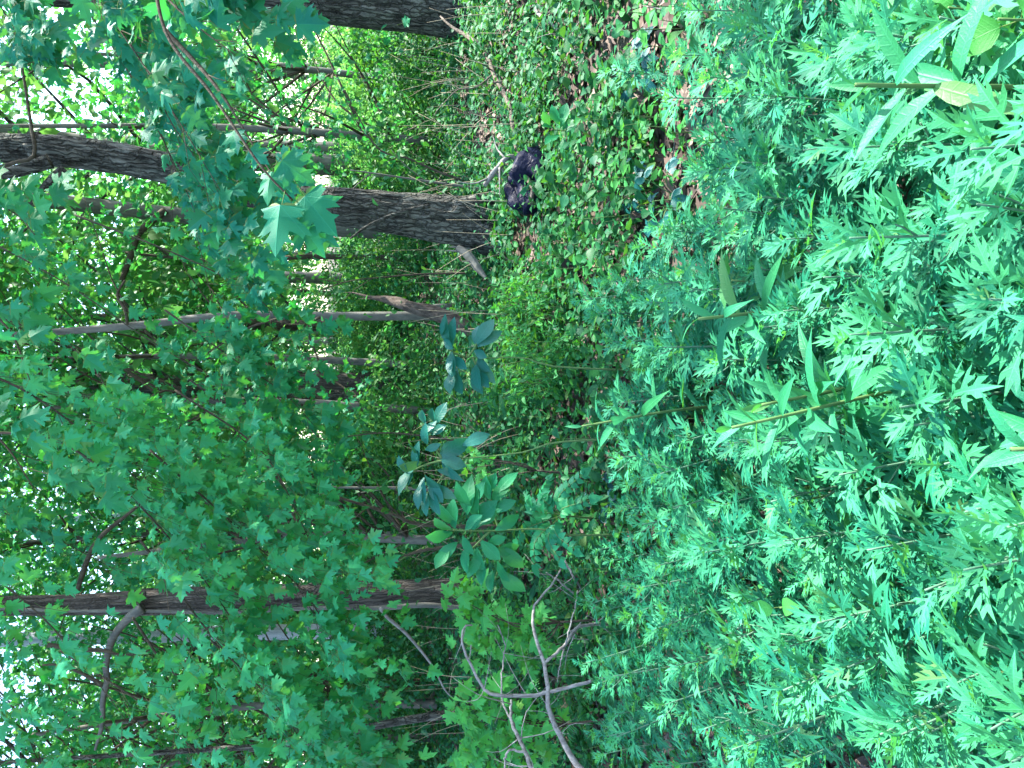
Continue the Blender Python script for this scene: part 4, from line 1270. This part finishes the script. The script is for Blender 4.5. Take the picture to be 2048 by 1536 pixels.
b = Bag()
for a in (0.3, 1.6, 2.9):
    b.tube([(.03 * math.cos(a), .03 * math.sin(a), .20), (.06 * math.cos(a), .06 * math.sin(a), .27), (.12 * math.cos(a), .1 * math.sin(a), .29)], [.012, .02, .004], 6, n=8)
link("knot", b.mesh("knot", PLASTIC), t)

# ------------------------------------------------------------------ leaf litter and ground cover
n = 13000
y = .4 + 8.5 * rng.random(n) ** 1.1
x = (rng.random(n) * 2 - 1) * (.6 * y + .5)
pos = np.column_stack([x, y, ground_h(x, y) + .004 + .025 * rng.random(n)])
dr = rand_unit(n) * (1, 1, .25)
m = frames(pos, dr, np.array([0, 0, 1.0]) + rng.normal(size=(n, 3)) * .3, .055 + .07 * rng.random(n))
link("leaf_litter", joined("leaf_litter", MAPLE_L + OVATE_T[:2] + SMALL_T, m, LITTER), None, "stuff")
b = Bag()
for k in range(420):
    yy = .8 + 7 * random.random(); xx = random.uniform(-1, 1) * (.6 * yy + .3)
    a = random.uniform(0, 6.28); L = random.uniform(.06, .3)
    z = float(ground_h(xx, yy)) + .02
    e = np.array([math.cos(a) * L, math.sin(a) * L, random.uniform(0, .06)])
    p = np.array([xx, yy, z])
    b.tube([p, p + e * .5 + rng.normal(size=3) * .012, p + e], [.004, .003, .0015], 4, n=4)
link("twig_litter", b.mesh("twig_litter", DEAD), None, "stuff")

cov = wnoise(40, 40, 77)
def cover(n, y0, y1, pw, keep, size, hz, temps, mat, name, xs=.62):
    y = y0 + (y1 - y0) * rng.random(n) ** pw
    x = (rng.random(n) * 2 - 1) * (xs * y + .6)
    k = cov(x * 1.6 + 20, y * 1.1) + .25 * cov(x * 5, y * 5)
    ok = k > keep
    x, y = x[ok], y[ok]
    h = (.3 + .9 * cov(x * 2.3, y * 2.3)) * hz
    nn = len(x)
    pos = np.column_stack([x, y, ground_h(x, y) + .02 + h * rng.random(nn) ** .7])
    m = frames(pos, rand_unit(nn) * (1, 1, .35), np.array([0, -.25, 1.0]) + rng.normal(size=(nn, 3)) * .4, size * (.55 + .9 * rng.random(nn)))
    link(name, joined(name, temps, m, mat), None, "stuff")
cover(22000, 3.2, 9.5, .9, .24, .062, .26, SMALL_T + OVATE_T[:1], WEED_D, "ground_cover")
cover(24000, 5.0, 14, .9, .15, .06, .38, SMALL_T, WEED_D, "ground_cover")
cover(20000, 9, 30, 1.0, .1, .10, .7, SMALL_T, SHADE_LEAF, "ground_cover")
cover(16000, 27, 60, 1.0, .0, .24, .9, SMALL_T, FAR_LEAF, "ground_cover")
cover(8500, .5, 5.0, .8, .33, .038, .14, SMALL_T, WEED, "ground_cover")
cover(2600, 5, 9, 1, .4, .16, .3, NARROW_T, WEED_D, "grass_tufts")

b = Bag()
for k in range(130):                                       # thin dry upright stalks in the tangle
    yy = 5.2 + 3.6 * random.random(); xx = random.uniform(-1, 1) * .5 * yy
    if k % 3 == 0: xx = 1.2 + random.random() * 2.4
    h = random.uniform(.3, .95)
    lean = rng.normal(size=2) * .16
    b.tube([(xx, yy, 0), (xx + lean[0] * .5, yy + lean[1] * .5, h * .55), (xx + lean[0] * 1.3, yy + lean[1] * 1.3, h)], [.0035, .003, .0012], 4, n=6)
link("dry_stalks", b.mesh("dry_stalks", STRAW), None, "stuff")

# ------------------------------------------------------------------ mugwort and other herbs of the foreground
def herb_mugwort(H, nodes, seed, leaf=.096):
    nodes += 11
    r = random.Random(seed)
    t = thing("mugwort", "-", "plant", (0, 0, 0), "mugwort plants")
    bend = (r.uniform(-.05, .05), r.uniform(-.05, .05))
    P = smooth_path([(0, 0, -.03), (bend[0] * .3, bend[1] * .3, H * .4), (bend[0], bend[1], H)], 40)
    b = Bag(); b.tube(P, [.0045, .004, .003, .0016], 7)
    a = r.uniform(0, 6.28)
    low, top, side = [], [], []
    for k in range(nodes):
        f = .30 + .70 * (k / (nodes - 1)) ** .75
        p = P[min(39, int(f * 39))]
        a += 2.4 + r.uniform(-.3, .3)
        L = leaf * np.interp(f, [.3, .5, .8, .93, 1.0], [.75, .95, 1.1, 1.0, .55]) * r.uniform(.85, 1.18)
        el = math.radians(np.interp(f, [.2, .5, .8, .95, 1.0], [-12, 5, 22, 45, 68]) + r.uniform(-14, 14))
        d = np.array([math.cos(a) * math.cos(el), math.sin(a) * math.cos(el), math.sin(el)])
        up = np.array([-math.cos(a) * math.sin(el), -math.sin(a) * math.sin(el), math.cos(el)])
        nor = up + np.array([r.gauss(0, .22), r.gauss(0, .22), 0])
        (top if f > .86 and r.random() < .85 else low).append(frame(p + d * .004, d, nor, L))  # upper leaves mostly get the brighter colour, as if less occluded
        if .3 < f < .94 and r.random() < .3:                 # short side shoot in the axil
            ln = r.uniform(.02, .07)
            q = p + (d + np.array([0, 0, .8])) * ln * .7
            b.tube([p, .5 * (p + q) + d * .005, q], [.002, .0014], 4, n=4)
            for j in range(r.choice((2, 3, 3))):
                a2 = a + r.uniform(-1.3, 1.3)
                e2 = math.radians(r.uniform(10, 65))
                d2 = np.array([math.cos(a2) * math.cos(e2), math.sin(a2) * math.cos(e2), math.sin(e2)])
                side.append(frame(q, d2, (-d2[0] * .6, -d2[1] * .6, 1), leaf * r.uniform(.3, .55)))
    link("stem", b.mesh("stem", STEM), t)
    leaf_parts(t, MESH_MUG, low)
    link("side_leaves", joined("side_leaves", MUG_T, side, MUG), t, "stuff")
    leaf_parts(t, MESH_MUG_TOP, top)
    return t

MUGS = [herb_mugwort(h, n, s) for s, (h, n) in enumerate([(.9, 27), (.8, 24), (.7, 22), (.85, 26), (.6, 18), (.75, 22), (.5, 15)])]
MUG_H = [.9, .8, .7, .85, .6, .75, .5]
used_m = set()

def mug_label(x, y):
    size = "tall" if x > 1700 else ("middling" if x > 1400 else "small")
    if x > 1700:
        side = ("near the corner with heart-leaved weeds" if y < 330 else "between the star-shaped goldenrod and the bottom edge goldenrods" if y < 700
                else "around the bottom edge goldenrods" if y < 1050 else "in the left corner nearest the camera")
    elif x > 1400:
        side = ("around the star-shaped goldenrod" if y < 450 else "right of the biggest goldenrod" if y < 750 else "just left of the biggest goldenrod" if y < 1050 else "in the dense middle of the left half")
    else:
        side = ("scattered on the bare litter at the right" if y < 480 else "at the far edge behind the slim goldenrod" if y < 800 else "at the far edge before the broad green bush" if y < 1180
                else "below the bleached dead branch")
    return size + " silvery green mugwort " + side

def weed_label(p, dark):
    x, y, _ = project(p)
    tone = "dark green" if dark else "yellow-green"
    if p[1] > 3.3:
        return tone + " ovate-leaved weed on the litter " + ("right of the black bag" if y < 330 else "between the black bag and the mugwort" if y < 620 else
                                                           "below the leaning snag" if y < 850 else "around the broad green bush" if y < 1130 else "around the bleached dead branch")
    return tone + " ovate-leaved weed low under the mugwort stems " + ("at the right" if y < 500 else "in the middle" if y < 1000 else "at the left")

def place(protos, heights, used, k, tip, h, label, lean=0.0, ly=0.0, rz=None):
    """put a copy of prototype k so that its top comes to the point tip"""
    s = h / heights[k]
    base = np.array([tip[0] + lean * h, tip[1] - ly * h, 0])
    base[2] = float(ground_h(base[0], base[1])) - .005
    rz = random.uniform(0, 6.28) if rz is None else rz
    if k not in used:
        used.add(k)
        o = protos[k]
        o.location = base.tolist(); o.scale = (s, s, s)
        o["label"] = label
    else:
        o = copy_thing(protos[k], base, 0, s, label)
    q = Matrix.Rotation(-math.atan(lean), 3, 'Y') @ Matrix.Rotation(-math.atan(ly), 3, 'X') @ Matrix.Rotation(rz, 3, 'Z')
    o.rotation_euler = q.to_euler()
    return o

TIPS = [  # pixel of the top whorl, height, label
    (2035, 305, .98, "nearest mugwort, its huge pale feathery leaves filling the picture's edge by the star-shaped goldenrod"),
    (1972, 255, .92, "mugwort with a yellow-green heart right beside the nearest, hugest mugwort"),
    (1672, 462, .88, "tall mugwort with long pale stem and bright splayed top, standing below the star-shaped goldenrod"),
    (1760, 262, .80, "mugwort with a neat round top touching the star-shaped goldenrod"),
    (1758, 110, .80, "mugwort topped with yellowish leaves next to the broad yellow-green weeds of the corner"),
    (1640, 100, .75, None), (1860, 110, .74, None),
    (1672, 685, .86, "tall mugwort with yellowish tip standing right beside the biggest goldenrod"),
    (1822, 770, .88, "mugwort with a fan of toothed leaves behind the goldenrods cut by the picture's bottom edge"),
    (1785, 882, .86, "mugwort with drooping long leaves between the biggest goldenrod and the bottom edge goldenrods"),
    (1645, 530, .76, None), (1690, 990, .80, None), (1310, 165, .60, "small mugwort standing alone on the bare litter at the right"), (1447, 122, .68, None), (1505, 210, .70, None), (1495, 330, .70, None),
    (1365, 378, .64, "mugwort just right of the dark blue creeper leaves"), (1465, 385, .70, None), (1385, 250, .62, None), (1420, 300, .62, None),
    (1152, 590, .60, "farthest mugwort in the middle, its top against the pale sunlit litter"), (1280, 545, .66, None), (1190, 640, .52, None),
    (1325, 695, .66, None), (1245, 680, .58, None), (1228, 822, .62, "mugwort with a feathery top standing behind the lance-leaved goldenrod of the far edge"),
    (1380, 560, .66, None), (1490, 655, .74, None),
    (1240, 940, .64, None), (1292, 935, .66, None), (1460, 910, .74, None), (1270, 1080, .64, None), (1292, 1132, .66, None), (1415, 1155, .72, None),
    (1285, 1205, .64, None), (1300, 1225, .66, None), (1412, 1250, .72, None), (1500, 1310, .76, None), (1360, 1372, .70, None),
    (1232, 1382, .62, None), (1205, 1345, .60, None), (1180, 1338, .60, "mugwort leaning out over the bleached dead branch"), (1220, 1485, .66, None), (1455, 1502, .76, None),
    (1583, 1142, .76, None), (1692, 1128, .80, None), (1775, 1190, .84, None), (1912, 1182, .90, "tall mugwort with a broad pale crown near the picture's lower left corner"), (2000, 1065, .92, None),
    (1812, 1322, .86, "mugwort with an orange-yellow heart, leaning left by the edge of the field"), (1885, 1410, .88, None), (1722, 1445, .84, None), (1762, 1525, .86, None), (1968, 1505, .92, None),
    (1640, 1260, .78, None), (1580, 1400, .78, None), (1690, 1340, .74, None), (1320, 1420, .66, None), (1390, 1480, .72, None),
    (1155, 1195, .56, "low mugwort rising among the broken grey sticks at the clearing's edge"), (1340, 1000, .62, None), (1400, 1060, .68, None), (1520, 1010, .74, None), (1560, 620, .72, None),
    (1440, 740, .62, None), (1960, 640, .86, None), (1930, 480, .84, None), (1900, 880, .86, None), (1940, 980, .88, None), (1560, 420, .70, None), (1600, 320, .68, None),
    (1210, 140, .48, None), (1225, 545, .5, None), (1420, 450, .64, None), (1300, 620, .58, None), (1345, 860, .60, None), (1540, 880, .74, None), (1620, 780, .74, None),
]
pts_m = []
for k, (x, y, h, lab) in enumerate(TIPS):
    h *= .97 if x < 1700 else .91
    p = at_z(x, y, h)
    pts_m.append(p)
    ln = .04 + .20 * max(0, (y - 500) / 1000) + random.uniform(-.06, .06)
    ki = min(range(7), key=lambda i: abs(MUG_H[i] - h) + random.uniform(0, .12))
    place(MUGS, MUG_H, used_m, ki, p, h, lab or mug_label(x, y), ln, random.uniform(-.08, .08))
LANDM_GAPS = [(1330, 200, 60), (1270, 320, 80), (1330, 820, 60), (1190, 420, 80), (1180, 780, 40)]
n_f, tries = 0, 0
while n_f < 135 and tries < 9000:
    tries += 1
    x, y = random.uniform(1190, 2080), random.uniform(-60, 1600)
    if x < 1330 - 150 * min(1, max(0, (y - 250) / 400)) or x < 1210 and y < 1000:
        continue
    if any((x - a) ** 2 + (y - b_) ** 2 < c * c for a, b_, c in LANDM_GAPS):
        continue
    if x > 1760 and y < 110:
        continue
    h = np.interp(x, [1180, 1500, 2048], [.46, .60, .66]) * random.uniform(.72, 1.0)
    p = at_z(x, y, h)
    if any((p[0] - q[0]) ** 2 + (p[1] - q[1]) ** 2 < .10 ** 2 for q in pts_m):
        continue
    pts_m.append(p)
    ki = min(range(7), key=lambda i: abs(MUG_H[i] - h) + random.uniform(0, .12))
    place(MUGS, MUG_H, used_m, ki, p, h, mug_label(x, y), .04 + .20 * max(0, (y - 500) / 1000) + random.uniform(-.1, .1), random.uniform(-.1, .1))
    n_f += 1

def herb_goldenrod(H, seed, leaf=.138, n=32):
    r = random.Random(seed)
    t = thing("goldenrod", "-", "plant", (0, 0, 0), "goldenrod plants")
    P = smooth_path([(0, 0, -.03), (r.uniform(-.02, .02), .02, H * .5), (r.uniform(-.04, .04), 0, H)], 40)
    b = Bag(); b.tube(P, [.005, .004, .0025], 7)
    link("stem", b.mesh("stem", STEM_G), t)
    a, ms = 0, []
    for k in range(n):
        f = .3 + .7 * (k / (n - 1)) ** .7
        p = P[min(39, int(f * 39))]
        a += 2.4 + r.uniform(-.15, .15)
        L = leaf * np.interp(f, [.3, .6, .9, 1], [.8, 1.05, .9, .4]) * r.uniform(.85, 1.15)
        el = math.radians(np.interp(f, [.3, .8, .95, 1], [0, 14, 35, 70]) + r.uniform(-9, 9))
        d = np.array([math.cos(a) * math.cos(el), math.sin(a) * math.cos(el), math.sin(el)])
        ms.append(frame(p, d, (-d[0] * .5 + r.gauss(0, .15), -d[1] * .5 + r.gauss(0, .15), 1), L))
    leaf_parts(t, MESH_GOLD, ms)
    return t

GOLDS = [herb_goldenrod(.8, 1), herb_goldenrod(.7, 2, .128, 24), herb_goldenrod(.6, 3, .115, 20)]
used_g = set()
for k, x, y, h, lab in [
    (0, 1440, 820, .92, "biggest goldenrod in the middle of the field, with a bright whorl of long narrow leaves"),
    (1, 1500, 775, .82, "dark green goldenrod leaning behind the biggest one"),
    (1, 1692, 228, .87, "star-shaped goldenrod with one yellow brown-spotted leaf at the right"),
    (2, 1362, 640, .84, "slim goldenrod with spiky pale leaves right of the biggest one"),
    (2, 1165, 850, .78, "leafy goldenrod at the far edge of the field in front of the blue sapling"),
    (1, 2030, 715, .84, "goldenrod with two long blades, cut off by the picture's bottom edge in the middle"),
    (0, 2042, 920, .86, "goldenrod at the bottom edge left of the middle with wide pale blades"),
    (2, 1390, 1330, .60, "faint broad-bladed goldenrod buried among the left-hand mugworts"),
    (1, 1600, 790, .62, "goldenrod with hanging tattered blades below the biggest one"),
]:
    place(GOLDS, [.8, .7, .6], used_g, k, at_z(x, y, h), h, lab, .08, random.uniform(-.05, .1))

def herb_weed(H, pairs, leaf, seed, meshes, n_st=1):
    r = random.Random(seed)
    t = thing("weed", "-", "plant", (0, 0, 0), "broad-leaved weeds between the mugworts")
    b, ms = Bag(), []
    for s in range(n_st):
        ox, oy = (0, 0) if s == 0 else (r.uniform(-.09, .09), r.uniform(-.09, .09))
        hh = H * (1 if s == 0 else r.uniform(.5, .9))
        P = smooth_path([(ox * .3, oy * .3, -.02), (ox * .7, oy * .7, hh * .5), (ox, oy, hh)], 20)
        b.tube(P, [.003, .0025, .0015], 5)
        a = r.uniform(0, 6.28)
        for k in range(pairs):
            f = .3 + .7 * k / (pairs - 1)
            p = P[min(19, int(f * 19))]
            a += 1.57 + r.uniform(-.3, .3)
            L = leaf * np.interp(f, [.3, .7, 1], [.9, 1.05, .5]) * r.uniform(.8, 1.2)
            for sg in (0, math.pi):
                el = math.radians(np.interp(f, [.3, 1], [0, 35]) + r.uniform(-15, 12))
                d = np.array([math.cos(a + sg) * math.cos(el), math.sin(a + sg) * math.cos(el), math.sin(el)])
                ms.append(frame(p + d * .3 * L, d, (-d[0] * .5 + r.gauss(0, .2), -d[1] * .5 + r.gauss(0, .2), 1), L))
    link("stem", b.mesh("stem", STEM_G), t)
    leaf_parts(t, meshes, ms)
    return t

WEEDS = [herb_weed(.35, 5, .075, 1, MESH_WEED), herb_weed(.25, 4, .06, 2, MESH_WEED, 2), herb_weed(.42, 5, .07, 3, MESH_WEED_D, 2),
         herb_weed(.2, 3, .07, 4, MESH_WEED, 2), herb_weed(.3, 4, .09, 5, MESH_WEED_D, 2), herb_weed(.5, 4, .10, 6, MESH_WEED, 3)]
W_H = [.35, .25, .42, .2, .3, .5]
used_w = set()
for k, x, y, h, lab in [
    (5, 1825, 30, .66, "yellow-green weed with big heart-shaped leaves in the picture's upper right corner"),
    (5, 1900, 15, .62, "heart-leaved weed just below the corner one, over the mossy log"),
    (5, 2010, 40, .66, "heart-leaved weed at the very corner with round pale leaves"),
    (0, 1602, 1000, .6, "bright weed with a cross of four pointed leaves in the middle of the left half"),
    (0, 1592, 250, .52, "yellow-green heart-leaved weed above the star-shaped goldenrod"),
    (0, 1735, 1335, .46, None), (1, 1480, 735, .40, None), (0, 1445, 560, .58, "weed with two pale green pointed leaves right of the slim goldenrod"), (0, 1562, 1215, .58, "bright yellow-green weed rosette among the left-hand mugworts"),
    (1, 1260, 645, .36, None), (0, 1800, 720, .4, None), (0, 1690, 140, .4, None), (0, 1850, 740, .4, None), (0, 2020, 990, .5, "round-leaved weed cut by the bottom edge with a tiny white flower beside it"),
    (1, 1220, 300, .24, None), (1, 1215, 250, .24, None), (3, 1200, 340, .2, None), (1, 1190, 480, .3, None), (0, 1190, 360, .3, None), (3, 1240, 250, .2, None), (1, 1250, 230, .25, None),
    (1, 1270, 250, .25, None), (3, 1290, 90, .22, None), (1, 1320, 40, .25, None), (0, 1250, 60, .3, None), (3, 1340, 110, .22, None), (1, 1230, 20, .25, None), (2, 1280, 10, .35, None), (0, 1350, 20, .35, None), (2, 1150, 440, .4, None), (2, 1090, 470, .3, "pale yellow-green weed catching light left of the black bag"), (1, 1080, 490, .3, None), (0, 1165, 200, .3, None), (4, 1160, 240, .3, None),
]:
    place(WEEDS, W_H, used_w, k, at_z(x, y, h), h, lab or weed_label(at_z(x, y, h), k in (2, 4)), random.uniform(-.1, .2), random.uniform(-.1, .1))
pw, tries, n_w = [], 0, 0
while n_w < 240 and tries < 9000:
    tries += 1
    y = .75 + 5.2 * random.random() ** .65
    x = random.uniform(-1, 1) * (.55 * y + .15)
    if any((x - a) ** 2 + (y - c) ** 2 < .12 ** 2 for a, c in pw):
        continue
    if float(cov(x * 1.6 + 20, y * 1.1)) < .25:
        continue
    pw.append((x, y))
    k = random.choice((0, 1, 2, 3, 4, 4, 2))
    h = W_H[k] * random.uniform(.6, 1.0)
    place(WEEDS, W_H, used_w, k, (x, y, h), h, weed_label((x, y, h), k in (2, 4)), random.uniform(-.15, .15), random.uniform(-.15, .15))
    n_w += 1

# five-fingered creeper with dark glossy leaves
def herb_creeper(seed):
    r = random.Random(seed)
    t = thing("creeper", "-", "vine", (0, 0, 0), "glossy creepers on the litter")
    b, ms = Bag(), []
    for k in range(6):
        a = k * 1.05 + r.uniform(-.3, .3)
        d0 = np.array([math.cos(a), math.sin(a), 0]) * r.uniform(.05, .13)
        q = d0 + np.array([0, 0, r.uniform(.08, .16)])
        b.tube([(0, 0, -.01), d0 * .5 + (0, 0, .08), q], [.003, .002], 5, n=6)
        for j in range(5):
            aa = a + (j - 2) * .75
            d = np.array([math.cos(aa), math.sin(aa), -.1])
            ms.append(frame(q, d, (r.gauss(0, .2), -.35 + r.gauss(0, .15), 1), .075 * (1 - .12 * abs(j - 2))))
    link("stem", b.mesh("stem", STEM_G), t)
    leaf_parts(t, MESH_CREEP, ms)
    return t
CR = [herb_creeper(1), herb_creeper(2)]
used_c = set()
for k, x, y, lab in [(0, 1250, 370, "glossy blue-green creeper on the litter patch below the black bag"), (1, 1300, 395, "dark blue creeper with wet-looking veined leaves touching a mugwort"),
                     (0, 1265, 130, "single creeper sprig shining blue on the bare litter at the right"), (1, 1190, 1000, "bluish creeper at the foot of the feathery seedling"),
                     (0, 1600, 1380, "dark bluish creeper hidden low among the left-hand mugworts"), (1, 1310, 760, "dark creeper low behind the biggest goldenrod")]:
    place(CR, [.15, .15], used_c, k, at_z(x, y, .14), .15, lab)

# ferns by the bleached branch
def herb_fern(seed, n_fr, L):
    r = random.Random(seed)
    t = thing("fern", "-", "fern", (0, 0, 0))
    b, ms = Bag(), []
    for k in range(n_fr):
        a = k * 6.28 / n_fr + r.uniform(-.3, .3)
        d = np.array([math.cos(a), math.sin(a), 0])
        P = smooth_path([(0, 0, -.02), d * L * .35 + (0, 0, L * .5), d * L * .8 + (0, 0, L * .5), d * L * 1.1 + (0, 0, L * .35)], 30)
        b.tube(P, [.003, .002, .001], 4)
        T_ = np.gradient(P, axis=0)
        for j in range(7, 30):
            t0 = T_[j] / np.linalg.norm(T_[j])
            for s in (-1, 1):
                sd = np.cross(t0, (0, 0, 1)) * s
                w = L * .26 * np.interp(j, [7, 13, 29], [.6, 1, .15])
                ms.append(frame(P[j], sd + t0 * .35, (0, 0, 1), w))
    link("stem", b.mesh("stem", STEM_G), t)
    leaf_parts(t, FERN_M, ms, "pinna")
    return t
FERN_M = leaf_meshes("fern_pinna", NARROW_T, WEED)
for x, y, L, lab in [(1165, 1395, .34, "fern with fine yellow-green fronds right below the bleached dead branch"), (1075, 1340, .34, "fern glimpsed under the arch of the bleached dead branch"),
                     (1110, 1215, .30, "dim fern behind the broken grey sticks")]:
    f = herb_fern(int(x), 6, L)
    f["label"] = lab
    p = at_z(x, y, .1)
    f.location = (p[0], p[1], 0)

# bushy fine-leaved herbs at the clearing's middle
fm, _ = crown_mats(300, (.17, .17, .2), .052, 26, seed=301, spread=.3)
fm[:, 2, 3] += .22
fine = joined("foliage", NARROW_T + SMALL_T[:1], fm, WEED)
fb = Bag()
for k in range(9):
    a = k * .7
    fb.tube([(0, 0, -.02), (.05 * math.cos(a), .05 * math.sin(a), .2), (.13 * math.cos(a), .13 * math.sin(a), .42)], [.0025, .0012], 4, n=6)
fst = fb.mesh("stem", STEM_G)
ft = thing("bedstraw", "fine-leaved pale green herb in the tangle left of the leaning snag", "plant", (0, 0, 0), "fine-leaved herbs of the clearing")
link("stem", fst, ft); link("foliage", fine, ft)
for k, (x, y) in enumerate([(1060, 600), (1090, 580), (1110, 620), (1040, 640), (1070, 680), (1100, 710), (1050, 740), (1090, 770), (1120, 740), (1030, 780), (1130, 690)]):
    p = at_z(x, y, .15)
    if k == 0:
        ft.location = (p[0], p[1], 0)
    else:
        copy_thing(ft, (p[0], p[1], 0), random.uniform(0, 6.28), random.uniform(.65, 1.05),
                   "fine-leaved pale green herb " + ("farther back, close to the leaning snag" if x < 1065 else "nearer, along the edge of the bare litter"))
